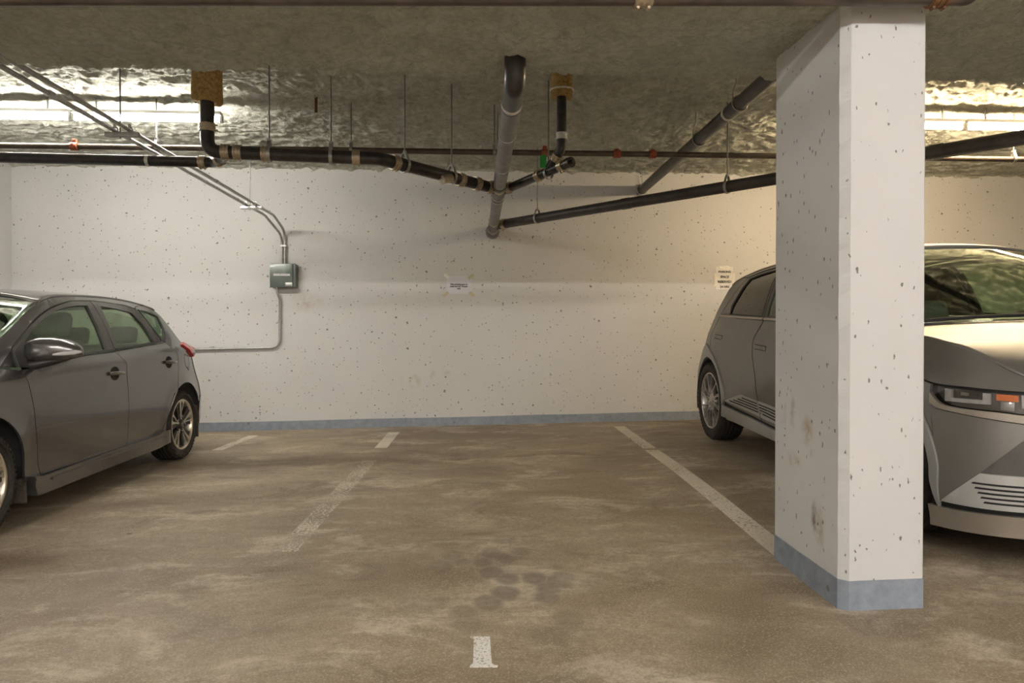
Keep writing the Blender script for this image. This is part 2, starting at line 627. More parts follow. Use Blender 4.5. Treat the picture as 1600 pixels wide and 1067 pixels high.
# ------------------------------------------------------------------ pillar
PX0, PX1, PY0, PY1 = 1.49, 1.838, 2.72, 3.36


def build_pillar():
    root = empty('concrete_pillar', ((PX0 + PX1) / 2, (PY0 + PY1) / 2, floor_z(1.66, 3.0)))
    setp(root, 'white painted concrete pillar with scuffed side and blue-grey base band', 'pillar')
    off = Vector(root.location)
    c = 0.032

    def ring(e):
        x0, x1, y0, y1 = PX0 - e, PX1 + e, PY0 - e, PY1 + e
        return [(x0 + c, y0), (x1 - 0.008, y0), (x1, y0 + 0.008), (x1, y1 - 0.02), (x1 - 0.02, y1), (x0 + 0.012, y1), (x0, y1 - 0.012), (x0, y0 + c)]

    def loft(name, zs, e, mat):
        v = []; f = []
        # subdivide each side so that the edges can be chipped
        base = ring(e)
        pts = []
        for i in range(8):
            a, b_ = base[i], base[(i + 1) % 8]
            L = math.hypot(b_[0] - a[0], b_[1] - a[1])
            n = max(1, int(L / 0.05))
            for k in range(n):
                pts.append((a[0] + (b_[0] - a[0]) * k / n, a[1] + (b_[1] - a[1]) * k / n))
        n = len(pts)
        for zf in zs:
            for (x, y) in pts:
                z = zf(x, y)
                k = 0.0
                # chipped front-left edge
                if abs(y - PY0) < 0.045 and x < PX0 + 0.045:
                    k = 0.004 * noise.noise(Vector((x * 30, y * 30, z * 22)))
                v.append((x + k - off.x, y + k - off.y, z - off.z))
        m = len(zs)
        for j in range(m - 1):
            for i in range(n):
                i2 = (i + 1) % n
                f.append((j * n + i, j * n + i2, (j + 1) * n + i2, (j + 1) * n + i))
        f.append(tuple(range((m - 1) * n, m * n)))
        return mobj(name, v, f, mat, root)

    hb = 0.122
    zs = [lambda x, y, q=q: floor_z(x, y) + hb + (2.52 - hb - floor_z(x, y)) * q / 90 for q in range(91)]
    o = loft('shaft', zs, 0.0, M['pillar'])
    # keep the stains where they are: material space is the world's
    o.data.transform(Matrix.Translation(off)); o.location = -off
    loft('base_band', [lambda x, y: floor_z(x, y) - 0.01, lambda x, y: floor_z(x, y) + 0.06,
                       lambda x, y: floor_z(x, y) + hb + 0.004 * noise.noise(Vector((x * 20, y * 20, 0)))], 0.0025, M['base'])


build_pillar()

# ------------------------------------------------------------------ floor markings
def floor_poly(name, pts, mat, label, cat='marking', group=None, lift=0.002):
    v = [(x, y, floor_z(x, y) + lift) for x, y in pts]
    n = len(v)
    v += [(x, y, z - lift * 0.8) for x, y, z in v]
    f = [tuple(range(n))] + [(i, n + i, n + (i + 1) % n, (i + 1) % n) for i in range(n)]
    o = mobj(name, v, f, mat)
    bm = bmesh.new(); bm.from_mesh(o.data); bmesh.ops.recalc_face_normals(bm, faces=bm.faces[:]); bm.to_mesh(o.data); bm.free()
    return setp(o, label, cat, group)


def stripe(name, a, b, wd, mat, label):
    n = 14
    L = []; R = []
    for i in range(n + 1):
        u = i / n
        x = a[0] + (b[0] - a[0]) * u; y = a[1] + (b[1] - a[1]) * u
        e = 0.006 * noise.noise(Vector((x * 5, y * 5, 2)))
        L.append((x - wd / 2 + e, y)); R.append((x + wd / 2 + e, y))
    v = []; f = []
    for q in (0.002, 0.0005):
        for (p, r_) in zip(L, R):
            v.append((p[0], p[1], floor_z(*p) + q)); v.append((r_[0], r_[1], floor_z(*r_) + q))
    for i in range(n):
        f.append((2 * i, 2 * i + 1, 2 * i + 3, 2 * i + 2))
    return setp(mobj(name, v[:2 * (n + 1)], f, mat), label, 'line', 'painted bay lines on the floor')


stripe('parking_line', (-0.945, 7.88), (-0.945, 6.78), 0.125, M['line'], 'short bright white bay line near the back wall, below the taped notice')
stripe('parking_line', (-0.945, 6.1), (-0.98, 3.55), 0.125, M['line_thin'], 'worn speckled bay line on the floor left of the empty stall')
stripe('parking_line', (1.655, 7.9), (1.62, 6.35), 0.125, M['line'], 'pale bay line from the back wall beside the matte grey car')
stripe('parking_line', (1.615, 6.25), (1.565, 3.3), 0.13, M['line'], 'long pale bay line running up to the white pillar')
stripe('parking_line', (-2.53, 7.9), (-2.57, 6.9), 0.11, M['line'], 'short white bay line beside the rear wheel of the dark grey hatchback')
x0, y0, sx, sy = -0.024, 2.288, 0.00215, 0.0049
floor_poly('parking_number', [(x0 + a * sx, y0 + q * sy) for a, q in ((0, 0), (43, 0), (44, 2.5), (38, 3), (34.5, 6), (33.5, 45.5), (33, 48), (0, 48), (0, 46), (5, 45), (6, 42), (5, 6), (0, 2))],
           M['number'], 'speckled white number 1 painted on the floor', 'number')

# ------------------------------------------------------------------ pipes
def coupling(parent, p, d, r, mat=None, wd=0.06, name='coupling', ribs=True):
    """hubless band clamp round a pipe"""
    p = Vector(p); d = Vector(d).normalized()
    b = MB()
    b.tube([p - d * wd / 2, p + d * wd / 2], r + 0.004, 20)
    if ribs:
        for k in (-0.36, 0.0, 0.36):
            b.tube([p + d * (k * wd - 0.006), p + d * (k * wd + 0.006)], r + 0.008, 20)
        side = d.cross(Vector((0, 0, 1)))
        side = Vector((1, 0, 0)) if side.length < 0.1 else side.normalized()
        for k in (-0.3, 0.3):
            c = p + d * (k * wd) - side * 0.0 + Vector((0, 0, -1)) * (r + 0.010) if abs(d.z) < 0.5 else p + d * (k * wd) + side * (r + 0.010)
            b.tube([c - side * 0.012, c + side * 0.012], 0.006, 8)
    return b.build(name, mat or M['band'], parent)


def pipe_thing(name, label, runs, r, mat, group=None, cat='pipe', seg=20, fr=0.11):
    """runs: list of polylines (first one is the main run)"""
    root = empty(name, runs[0][0])
    setp(root, label, cat, group)
    off = Vector(runs[0][0])
    for k, run in enumerate(runs):
        b = MB(); b.tube([Vector(p) - off for p in fillet(run, fr)], r, seg)
        b.build('pipe' if k == 0 else 'branch', mat, root)
    root['_o'] = 0
    del root['_o']
    return root, off


R4 = 0.053
# main grey drain: comes out of the beam, runs to the back wall
mx, mz = 0.19, 2.345
root, o = pipe_thing('drain_pipe', 'thick grey drain pipe from the beam to the middle of the back wall',
                     [[(mx, 3.40, 2.52), (mx, 3.40, mz), (mx, 3.78, mz)]], R4 + 0.001, M['iron'], fr=0.10)
b = MB(); b.tube([Vector((mx, 3.72, mz)) - o, Vector((mx, YB + 0.02, mz)) - o], R4, 24); b.build('pipe', M['grey_pipe'], root)
for y, m_, wd in ((3.72, 'band_white', 0.035), (4.28, 'band_white', 0.008), (5.1, 'band_white', 0.008), (5.80, 'band', 0.05), (6.16, 'band_white', 0.03), (7.55, 'band', 0.035), (8.1, 'band', 0.04)):
    coupling(root, Vector((mx, y, mz)) - o, (0, 1, 0), R4, M[m_], wd, 'coupling', m_ == 'band')
b = MB(); b.tube([Vector((mx, 5.70, mz)) - o, Vector((mx, 6.1, mz)) - o], R4 + 0.006, 24)
b.build('wye_fitting', M['iron'], root)
b = MB(); b.tube([Vector((mx, 7.60, mz)) - o, Vector((mx, 8.0, mz)) - o], R4 + 0.006, 24); b.build('wye_fitting', M['iron'], root)
b = MB(); b.lathe([(0, 0.056), (0.02, 0.082), (0.10, 0.084), (0.12, 0.084)], Vector((mx, YB - 0.12, mz)) - o, 'y', 24); b.build('wall_sleeve', M['grey_pipe'], root)

# black branch, left: drop from ceiling, along the bay, 45 degrees into the main
dx, dy = -1.865, 4.86
root, o = pipe_thing('drain_pipe', 'black cast iron pipe dropping from the ceiling and angling into the grey drain',
                     [[(dx, dy, 3.12), (dx, dy, 2.365), (-0.70, 4.97, 2.36), (mx - 0.02, 5.88, mz)]], 0.047, M['iron'], fr=0.09)
for p, d in (((dx, dy, 2.53), (0, 0, 1)), ((dx + 0.12, dy + 0.01, 2.366), (1, 0.09, 0)), ((dx + 0.20, dy + 0.02, 2.366), (1, 0.09, 0)), ((-1.48, 4.90, 2.364), (1, 0.09, 0)),
             ((-0.86, 4.955, 2.361), (1, 0.09, 0)), ((-0.60, 5.075, 2.358), (0.86, 0.9, 0)), ((-0.13, 5.555, 2.35), (0.86, 0.9, 0)), ((0.0, 5.69, 2.348), (0.86, 0.9, 0)), ((0.11, 5.80, 2.346), (0.86, 0.9, 0))):
    coupling(root, Vector(p) - o, d, 0.047, None, 0.055)
b = MB(); b.tube([Vector((-0.20, 5.42, 2.33)) - o, Vector((-0.27, 5.36, 2.30)) - o], 0.035, 16); b.build('cleanout_plug', M['band'], root)


def collar(x, y, z0, z1, r, label, band=False):
    """ragged mineral wool sleeve"""
    v = []; f = []
    seg, rows = 40, 10
    for j in range(rows + 1):
        u = j / rows
        for k in range(seg):
            a = 2 * math.pi * k / seg
            q = 1 / max(abs(math.cos(a)), abs(math.sin(a)))
            rr = r * (0.55 + 0.45 * min(q, 1.25)) * (1 + 0.05 * noise.noise(Vector((math.cos(a) * 3, math.sin(a) * 3, u * 4 + x))))
            v.append((rr * math.cos(a), rr * math.sin(a), (z1 - z0) * u + (0.015 * noise.noise(Vector((math.cos(a) * 4, math.sin(a) * 4, x))) if j == 0 else 0)))
    for j in range(rows):
        for k in range(seg):
            k2 = (k + 1) % seg
            f.append((j * seg + k, j * seg + k2, (j + 1) * seg + k2, (j + 1) * seg + k))
    f.append(tuple(range(seg))[::-1])
    root = empty('pipe_sleeve', (x, y, z0))
    setp(root, label, 'insulation', 'mineral wool sleeves at the ceiling')
    mobj('sleeve', v, f, M['wool'], root, True)
    if band:
        b = MB(); b.torus((0, 0, 0.05), (0, 0, 1), r * 1.06, 0.008, 32, 6); b.build('strap', M['band_white'], root)


collar(dx, dy, 2.71, 3.14, 0.095, 'brown mineral wool sleeve round the left ceiling pipe')

# black pipe from the left
root, o = pipe_thing('drain_pipe', 'long straight black pipe coming from the left wall below the sprinkler pipe',
                     [[(XL - 0.02, 5.15, 2.40), (-1.95, 5.20, 2.375), (-1.74, 4.93, 2.366)]], 0.038, M['iron'], fr=0.06)
for p, d in (((-2.03, 5.2, 2.375), (1, 0, 0)), ((-1.87, 5.10, 2.372), (0.6, -0.8, 0))):
    coupling(root, Vector(p) - o, d, 0.039, None, 0.05)
coupling(root, Vector((-2.42, 5.19, 2.378)) - o, (1, 0, 0), 0.038, M['band_white'], 0.022, 'strap', False)

# right branch with cleanout
root, o = pipe_thing('drain_pipe', 'short black pipe with end plug dropping from the ceiling right of the grey drain',
                     [[(0.655, 5.28, 3.12), (0.655, 5.28, 2.54), (0.575, 5.38, 2.405)],
                      [(mx + 0.02, 5.98, mz), (0.70, 5.18, 2.40)]], 0.037, M['iron'], fr=0.07)
for p, d in (((0.655, 5.28, 2.63), (0, 0, 1)), ((0.62, 5.325, 2.475), (-0.5, 0.6, -0.7)), ((0.50, 5.50, 2.377), (0.53, -0.83, 0.05)), ((0.655, 5.255, 2.397), (0.53, -0.83, 0.05)), ((0.28, 5.85, 2.355), (0.53, -0.83, 0.05))):
    coupling(root, Vector(p) - o, d, 0.038, M['band_white'] if p[2] > 2.6 else None, 0.05)
b = MB(); b.tube([Vector((0.69, 5.20, 2.40)) - o, Vector((0.715, 5.16, 2.402)) - o], 0.041, 18); b.tube([Vector((0.715, 5.16, 2.402)) - o, Vector((0.728, 5.14, 2.402)) - o], 0.016, 6); b.build('end_plug', M['iron'], root)
collar(0.655, 5.28, 2.93, 3.14, 0.083, 'brown mineral wool sleeve with pale strap, right of the grey drain', True)

# diagonal pipe to the right
E0, E1 = Vector((mx + 0.03, 7.82, 2.347)), Vector((4.45, 3.50, 2.412))
root, o = pipe_thing('drain_pipe', 'long dark pipe slanting from the grey drain past the pillar', [[tuple(E0), tuple(E1)]], 0.051, M['dark_pipe'])
ed = (E1 - E0).normalized()
coupling(root, E0 + ed * 0.13 - o, ed, 0.051, None, 0.05)
for t in (1.75, 4.35):
    coupling(root, E0 + ed * t - o, ed, 0.051, M['dark_pipe'], 0.09, 'coupling', False)

# upper pipe into the back wall
fx, fz = 2.02, 2.875
root, o = pipe_thing('drain_pipe', 'thick dark pipe high under the ceiling running straight to the back wall', [[(fx, 3.45, fz), (fx, YB + 0.02, fz)]], 0.054, M['dark_pipe'])
for y, m_ in ((5.42, 'band_white'),):
    coupling(root, Vector((fx, y, fz)) - o, (0, 1, 0), 0.055, M[m_], 0.035, 'coupling', False)
for y in (5.18, 6.15):
    b = MB()
    b.torus(Vector((fx, y, fz)) - o, (0, 1, 0), 0.060, 0.006, 24, 6)
    b.tube([Vector((fx - 0.058, y, fz + 0.01)) - o, Vector((fx - 0.05, y, fz + 0.09)) - o, Vector((fx - 0.03, y, fz + 0.16)) - o, Vector((fx - 0.03, y, 3.16)) - o], 0.006, 8)
    b.build('strap', M['galv'], root)
b = MB(); b.torus(Vector((fx, YB - 0.05, fz)) - o, (0, 1, 0), 0.062, 0.009, 24, 8); b.tube([Vector((fx, YB - 0.05, fz + 0.06)) - o, Vector((fx, YB - 0.05, 3.12)) - o], 0.005, 8); b.build('strap', M['galv'], root)

# sprinkler main
spy, spz, spr = 6.03, 2.70, 0.025
root, o = pipe_thing('sprinkler_pipe', 'thin brown sprinkler pipe crossing the whole bay', [[(XL - 0.02, spy, spz), (XR + 0.02, spy, spz)]], spr, M['sprinkler'], seg=14)
for x in (-3.42, 0.60, 1.24, 1.56, 5.3):
    b = MB()
    p = Vector((x, spy, spz)) - o
    b.tube([p - Vector((0.03, 0, 0)), p + Vector((0.03, 0, 0))], spr + 0.010, 16)
    for s_ in (-1, 1):
        b.box(p + Vector((-0.016, s_ * 0.034 - 0.012, -0.016)), p + Vector((0.016, s_ * 0.034 + 0.012, 0.016)), 0.004)
        b.tube([p + Vector((-0.026, s_ * 0.038, 0)), p + Vector((0.03, s_ * 0.038, 0))], 0.007, 8)
    b.box(p + Vector((-0.018, -0.014, 0.028)), p + Vector((0.018, 0.014, 0.062 if x == -3.42 or x == 0.60 else 0.044)), 0.004)
    b.build('coupling', M['red'], root)

# pipe along the front of the beam
root, o = pipe_thing('ceiling_pipe', 'dark pipe along the front edge of the beam at the top of the picture',
                     [[(-3.6, 2.60, 2.285), (1.93, 2.60, 2.42), (1.97, 2.66, 2.50)]], 0.036, M['sprinkler'], fr=0.05)
for x in (0.635, 1.80):
    coupling(root, Vector((x, 2.60, 2.285 + (x + 3.6) * 0.0244)) - o, (1, 0, 0.0244), 0.038, None if x < 1 else M['rust'], 0.07)

# ------------------------------------------------------------------ hangers
def hanger(x, y, ztop, zpipe, r, axis, label, strap=True, group='pipe hanger rods'):
    """threaded rod with a clevis ring round the pipe"""
    root = empty('pipe_hanger', (x, y, zpipe))
    setp(root, label, 'hanger', group)
    b = MB(); b.tube([(0, 0, r + 0.05), (0, 0, ztop - zpipe)], 0.0055, 8)
    b.build('rod', M['rod'], root)
    b = MB()
    ax = Vector(axis).normalized()
    side = ax.cross(Vector((0, 0, 1)))
    pts = []
    for k in range(33):
        a = math.pi / 2 + 2 * math.pi * k / 32
        rr = r + 0.006
        q = side * (rr * math.cos(a)) + Vector((0, 0, 1)) * (rr * math.sin(a))
        if math.sin(a) > 0.75: q.z += (math.sin(a) - 0.75) * 0.16
        pts.append(q)
    wdt = ax * 0.012
    v = []; f = []
    for q in pts:
        n_ = Vector((q.x, q.y, q.z)).normalized()
        v += [q - wdt, q + wdt, q + wdt + n_ * 0.004, q - wdt + n_ * 0.004]
    for i in range(len(pts) - 1):
        for k in range(4):
            k2 = (k + 1) % 4
            f.append((i * 4 + k, i * 4 + k2, (i + 1) * 4 + k2, (i + 1) * 4 + k))
    b.add(v, f, False)
    b.box((-0.012, -0.012, r + 0.034), (0.012, 0.012, r + 0.058))
    b.build('clevis', M['galv'], root)
    return root


T = 3.14
bd = (1, 0.09, 0); bl = (0.86, 0.9, 0)
hanger(-1.455, 4.902, T, 2.364, 0.047, bd, 'hanger rod on the black pipe nearest the left sleeve')
hanger(-1.035, 4.94, T, 2.362, 0.047, bd, 'hanger rod at the middle of the level black pipe')
hanger(-0.535, 5.14, T, 2.357, 0.047, bl, 'hanger rod at the upper end of the slanting black pipe')
hanger(-0.20, 5.485, T, 2.351, 0.047, bl, 'hanger rod lower on the slanting black pipe, nearer the grey drain')
hanger(mx, 6.25, T, mz, R4, (0, 1, 0), 'hanger rod behind the grey drain at its junction')
hanger(0.565, 5.40, T, 2.372, 0.037, (0.53, -0.83, 0), 'hanger rod beside the green tag on the short black pipe')
p = E0 + ed * 0.62
hanger(p.x, p.y, T, p.z, 0.051, ed, 'hanger rod on the slanting dark pipe near the grey drain')
p = E0 + ed * 2.78
hanger(p.x, p.y, T, p.z, 0.051, ed, 'hanger rod on the slanting dark pipe left of the pillar')
p = E0 + ed * 4.9
hanger(-2.74, spy, T, spz, spr, (1, 0, 0), 'thin hanger rod holding the sprinkler pipe near the left lamp')
hanger(-1.09, spy, T, spz, spr, (1, 0, 0), 'short hanger rod holding the sprinkler pipe above the level black pipe')
hanger(0.155, spy - 0.0, T, spz, spr, (1, 0, 0), 'short hanger rod holding the sprinkler pipe behind the grey drain')
hanger(4.9, spy, T, spz, spr, (1, 0, 0), 'hanger holding the sprinkler pipe right of the pillar below the lamp')
b = MB(); b.box((-0.05, -0.002, -0.07), (0.0, 0.002, 0.03)); b.tube([(-0.02, 0, 0.03), (0.0, 0.0, 0.06)], 0.002, 6)
g = b.build('green_tag', M['green_tag']); g.location = (0.545, 5.365, 2.475)
setp(g, 'small green tag hanging by the short black pipe', 'tag')
b = MB(); b.box((-0.012, -0.003, 0), (0.012, 0.003, 0.21))
g = b.build('ceiling_strap', M['rust']); g.location = (-1.36, 5.9, 2.98)
setp(g, 'rusty flat steel strap hanging from the sprayed ceiling', 'strap')

# ------------------------------------------------------------------ conduit, box
def conduit_pair():
    root = empty('conduit', (-2.33, YB - 0.03, 1.95))
    setp(root, 'pair of grey steel conduits running from the ceiling to the electrical box', 'conduit')
    o = Vector(root.location)
    zc = 2.455
    for k, (x, xe) in enumerate(((-2.30, -2.29), (-2.395, -2.325))):
        zz = zc + (0.0 if k == 0 else -0.004)
        pts = [(x - 0.01, 2.75, zz), (x, 7.9, zz), (xe, YB - 0.03, zz - 0.12 - 0.05 * k), (xe, YB - 0.03, 1.93)]
        b = MB(); b.tube([Vector(p) - o for p in fillet(pts, 0.16, 10)], 0.0145, 12)
        b.build('tube', M['galv'], root)
        for y in (4.0, 6.2, 7.2):
            b = MB(); b.tube([Vector((x, y - 0.02, zz)) - o, Vector((x, y + 0.02, zz)) - o], 0.018, 12)
            b.build('coupling', M['galv'], root)
    b = MB(); b.box(Vector((-2.34, YB - 0.05, 2.15)) - o, Vector((-2.27, YB - 0.002, 2.17)) - o); b.build('strap', M['galv'], root)


conduit_pair()


def trapeze(y, label):
    root = empty('strut_hanger', (-2.345, y, 2.425))
    setp(root, label, 'hanger', 'strut hangers under the conduits')
    b = MB(); b.box((-0.11, -0.02, -0.02), (0.11, 0.02, 0.012), 0.003); b.build('strut', M['galv'], root)
    b = MB(); b.tube([(-0.015, 0, -0.03), (-0.015, 0, 0.72)], 0.005, 8); b.build('rod', M['rod'], root)
    for x in (-0.05, 0.045):
        b = MB(); b.torus((x, 0, 0.03), (0, 1, 0), 0.018, 0.004, 16, 6); b.box((x - 0.006, -0.008, 0.04), (x + 0.006, 0.008, 0.065)); b.build('clamp', M['galv'], root)


trapeze(4.68, 'strut hanger under the conduits near the left lamp')
trapeze(7.28, 'strut hanger under the conduits near the back wall')


def electrical_box():
    root = empty('electrical_box', (-2.292, YB, 1.80))
    setp(root, 'grey-green steel electrical box on the back wall', 'electrical box')
    b = MB(); b.box((-0.148, -0.105, -0.138), (0.150, -0.002, 0.138), 0.006); b.build('housing', M['box'], root)
    b = MB(); b.box((-0.150, -0.122, -0.141), (0.118, -0.103, 0.141), 0.005); b.build('cover', M['box'], root)
    b = MB(); b.box((-0.106, -0.1235, -0.004), (0.085, -0.122, 0.020)); pl = b.build('nameplate', M['white'], root)
    b = MB()
    x = -0.096
    for k in range(9):
        wd = 0.010 + 0.004 * (k % 3)
        b.box((x, -0.1242, 0.002), (x + 0.003, -0.1235, 0.015)); b.box((x + wd - 0.003, -0.1242, 0.002), (x + wd, -0.1235, 0.015))
        x += wd + 0.0075
    b.build('lettering', M['box'], pl)['kind'] = 'stuff'
    b = MB(); b.box((0.03, -0.128, -0.127), (0.112, -0.120, -0.085), 0.003); b.build('latch', M['galv'], root)
    # lower conduit
    r2 = empty('conduit', (-2.37, YB - 0.03, 1.65))
    setp(r2, 'single grey conduit bending from below the electrical box to behind the hatchback', 'conduit')
    o = Vector(r2.location)
    pts = [(-2.375, YB - 0.06, 1.69), (-2.375, YB - 0.055, 1.60), (-2.35, YB - 0.03, 1.52), (-2.352, YB - 0.03, 0.945), (-3.9, YB - 0.03, 0.915), (-4.3, YB - 0.03, 0.9)]
    pp = fillet(pts[:3], 0.1) [:-1] + fillet(pts[2:], 0.12, 10)
    b = MB(); b.tube([Vector(p) - o for p in pp], 0.0145, 12); b.build('tube', M['galv'], r2)
    for p in ((-2.352, 1.25), (-3.15, 0.93)):
        b = MB(); b.box(Vector((p[0] - 0.03, YB - 0.018, p[1] - 0.012)) - o, Vector((p[0] + 0.022, YB - 0.001, p[1] + 0.03)) - o); b.build('strap', M['galv'], r2)


electrical_box()

# ------------------------------------------------------------------ notices
def text_mesh(body, size, name, mat, parent, loc, align='CENTER', space=1.0, bold=0.0):
    cu = bpy.data.curves.new(name, 'FONT')
    cu.body = body; cu.size = size; cu.align_x = align; cu.space_line = space; cu.extrude = 0.0003; cu.offset = bold
    cu.resolution_u = 3
    tmp = bpy.data.objects.new('tmp', cu)
    COL.objects.link(tmp)
    dg = bpy.context.evaluated_depsgraph_get()
    me = bpy.data.meshes.new_from_object(tmp.evaluated_get(dg))
    bpy.data.objects.remove(tmp)
    me.materials.clear(); me.materials.append(mat)
    o = bpy.data.objects.new(name, me)
    COL.objects.link(o)
    o.parent = parent; o.location = loc; o.rotation_euler = (math.pi / 2, 0, 0)
    o['kind'] = 'stuff'
    return o


def sheet(name, wd, ht, mat, parent, loc, rot=0.0, curl=0.0):
    n = 10
    v = []; f = []
    for j in range(n + 1):
        for i in range(n + 1):
            u = i / n - 0.5; q = j / n - 0.5
            d = curl * (abs(u) * 2) ** 3 * (q + 0.5)
            v.append((u * wd, -0.0015 - d - 0.0012 * math.sin(u * 7 + q * 5), q * ht))
    m = n + 1
    f = [(j * m + i, j * m + i + 1, (j + 1) * m + i + 1, (j + 1) * m + i) for j in range(n) for i in range(n)]
    v += [(x, 0.0, z) for x, y, z in v]
    k = m * m
    f += [(k + d, k + c, k + b_, k + a) for a, b_, c, d in f]
    o = mobj(name, v, f, mat, parent, True)
    o.location = loc; o.rotation_euler = (0, rot, 0)
    return o


root = empty('paper_notice', (-0.215, YB - 0.003, 1.705))
setp(root, 'white sheet with three short lines of text, taped to the middle of the back wall', 'notice', 'paper notices on the back wall')
sheet('sheet', 0.30, 0.215, M['paper'], root, (0, 0, 0), 0.01)
text_mesh('This parking spot is\nreserved for Owner\nonly', 0.0265, 'lettering', M['ink'], root, (-0.004, -0.004, -0.002), bold=0.0012, space=0.95)
for (x, z, r_, m_) in ((-0.150, 0.105, 0.6, 'tape_clear'), (0.145, 0.100, -0.6, 'tape'), (-0.160, -0.112, -0.7, 'tape'), (0.155, -0.112, 0.7, 'tape')):
    sheet('tape_strip', 0.075, 0.035, M[m_], root, (x, -0.0025, z), r_)
root = empty('paper_notice', (3.066, YB - 0.003, 1.80))
setp(root, 'white sheet reading PARKING SPACE RESERVED 24 HRS above the matte grey car', 'notice', 'paper notices on the back wall')
sheet('sheet', 0.215, 0.28, M['paper2'], root, (0, 0, 0), 0.0)
text_mesh('PARKING\nSPACE\nRESERVED\n24 HRS', 0.038, 'lettering', M['ink'], root, (0.0, -0.004, 0.066), space=1.62, bold=0.0012)
for (x, z, wd, ht) in ((0.0, 0.138, 0.12, 0.028), (-0.118, -0.02, 0.026, 0.16), (0.118, -0.01, 0.026, 0.16)):
    sheet('tape_strip', wd, ht, M['tape_clear'], root, (x, -0.0025, z))

# ------------------------------------------------------------------ lamps
def lamp(x0, x1, y, z, tint, label, lit=True, group='fluorescent strip lamps'):
    root = empty('fluorescent_lamp', ((x0 + x1) / 2, y, z))
    setp(root, label, 'lamp', group)
    h = (x1 - x0) / 2
    b = MB(); b.prism([(-0.035, 0.055), (0.035, 0.055), (0.035, 0.030), (0.022, 0.018), (-0.022, 0.018), (-0.035, 0.030)], 'x', -h, h); b.build('housing', M['white'], root)
    for s in (-1, 1):
        b = MB(); b.box((s * h - 0.012, -0.02, -0.035), (s * h + 0.012, 0.02, 0.03), 0.003); b.build('lamp_holder', M['white'], root)
    for s in (-0.7, 0.7):
        b = MB(); b.tube([(s * h, 0, 0.05), (s * h, 0, CEIL + 0.015 - z)], 0.008, 8); b.build('stem', M['galv'], root)
    b = MB(); b.tube([(-h + 0.014, 0, -0.012), (h - 0.014, 0, -0.012)], 0.0165, 14)
    b.build('tube', emit('tube_light', tint[0], tint[1]), root)
    return root


lamp(-3.42, -2.19, 6.02, 2.95, BAY_LEFT, 'bare white fluorescent lamp on the ceiling above the dark grey hatchback, nearest the sleeve')
lamp(-4.68, -3.45, 6.02, 2.95, BAY_LEFT, 'bare white fluorescent lamp at the far left of the ceiling, next to the left wall')
lamp(3.09, 4.31, 5.89, 2.95, BAY_RIGHT, 'bare warm fluorescent lamp partly hidden behind the pillar')
lamp(4.34, 5.56, 5.89, 2.95, BAY_RIGHT, 'bare warm fluorescent lamp at the right edge above the matte grey car')
for r_, y in enumerate((-2.1,)):
    for k, x in enumerate((-3.6, 0.0, 3.6)):
        for j in (0, 1):
            lamp(x + j * 1.27, x + 1.24 + j * 1.27, y, 3.05, AISLE, '%s fluorescent lamp of the %s pair over the driving aisle' % (('left', 'right')[j], ('left', 'middle', 'right')[k]), group='aisle lamps')
#CARS
# ------------------------------------------------------------------ cars
M['paint_dark'] = simple('dark_grey_car_paint', (0.175, 0.170, 0.170), 0.24, 0.75, 0.7, 0.06, 6)
M['paint_matte'] = simple('matte_grey_car_paint', (0.25, 0.24, 0.23), 0.40, 0.65, 0.0, 0.04, 6)
M['trim_light'] = simple('light_satin_trim', (0.52, 0.52, 0.505), 0.42, 0.4, 0.0, 0.05, 10)
M['trim_tan'] = simple('satin_lamp_trim', (0.47, 0.43, 0.375), 0.35, 0.7, 0.0, 0.05, 10)
M['clad'] = simple('pale_grey_cladding', (0.36, 0.365, 0.355), 0.5, 0.3, 0.0, 0.05, 10)
M['satin_black'] = simple('satin_black_trim', (0.022, 0.021, 0.021), 0.35, 0.0, 0.2, 0.2, 10)
M['frame_grey'] = simple('door_frame_grey', (0.10, 0.096, 0.092), 0.40, 0.2, 0.2, 0.1, 10)
M['gap'] = simple('black_plastic', (0.010, 0.010, 0.010), 0.7)
M['rubber'] = simple('tyre_rubber', (0.028, 0.024, 0.020), 0.75, 0.0, 0.0, 0.35, 25, 0.2)
M['rim_dark'] = simple('dark_wheel_alloy', (0.06, 0.056, 0.052), 0.40, 0.6)
M['rim_bright'] = simple('machined_alloy', (0.66, 0.60, 0.50), 0.30, 0.85, 0.0, 0.08, 30)
M['rim_silver'] = simple('silver_wheel_alloy', (0.52, 0.49, 0.46), 0.32, 0.8, 0.0, 0.08, 30)
M['red_lens'] = simple('red_lamp_lens', (0.50, 0.030, 0.025), 0.12, 0.0, 0.5, 0.1, 40)
M['amber'] = simple('amber_lamp_lens', (0.90, 0.20, 0.012), 0.15, 0.0, 0.5, 0.1, 40)
M['drl'] = simple('white_light_guide', (0.62, 0.60, 0.60), 0.25)
M['lamp_dark'] = simple('lamp_interior', (0.13, 0.12, 0.115), 0.35, 0.4)
M['chrome'] = simple('chrome', (0.62, 0.61, 0.60), 0.12, 1.0, 0.0, 0.05)
M['seat_cloth'] = simple('seat_cloth', (0.20, 0.20, 0.185), 0.85, 0.0, 0.0, 0.15, 40)
M['seat_pale'] = simple('pale_seat', (0.42, 0.43, 0.38), 0.7, 0.0, 0.0, 0.1, 40)
M['cabin'] = simple('cabin_plastic', (0.035, 0.035, 0.034), 0.6)
M['dash_grey'] = simple('dashboard_grey', (0.13, 0.15, 0.145), 0.6)
M['headliner'] = simple('headliner', (0.38, 0.38, 0.34), 0.9)
M['glass_green'] = glass('green_tinted_glass', (0.66, 0.74, 0.63))
M['glass_dark'] = glass('privacy_glass', (0.10, 0.095, 0.08), 0.02)
M['glass_clear'] = glass('windscreen_glass', (0.72, 0.80, 0.70))
M['lens'] = glass('clear_lamp_cover', (0.88, 0.88, 0.88))
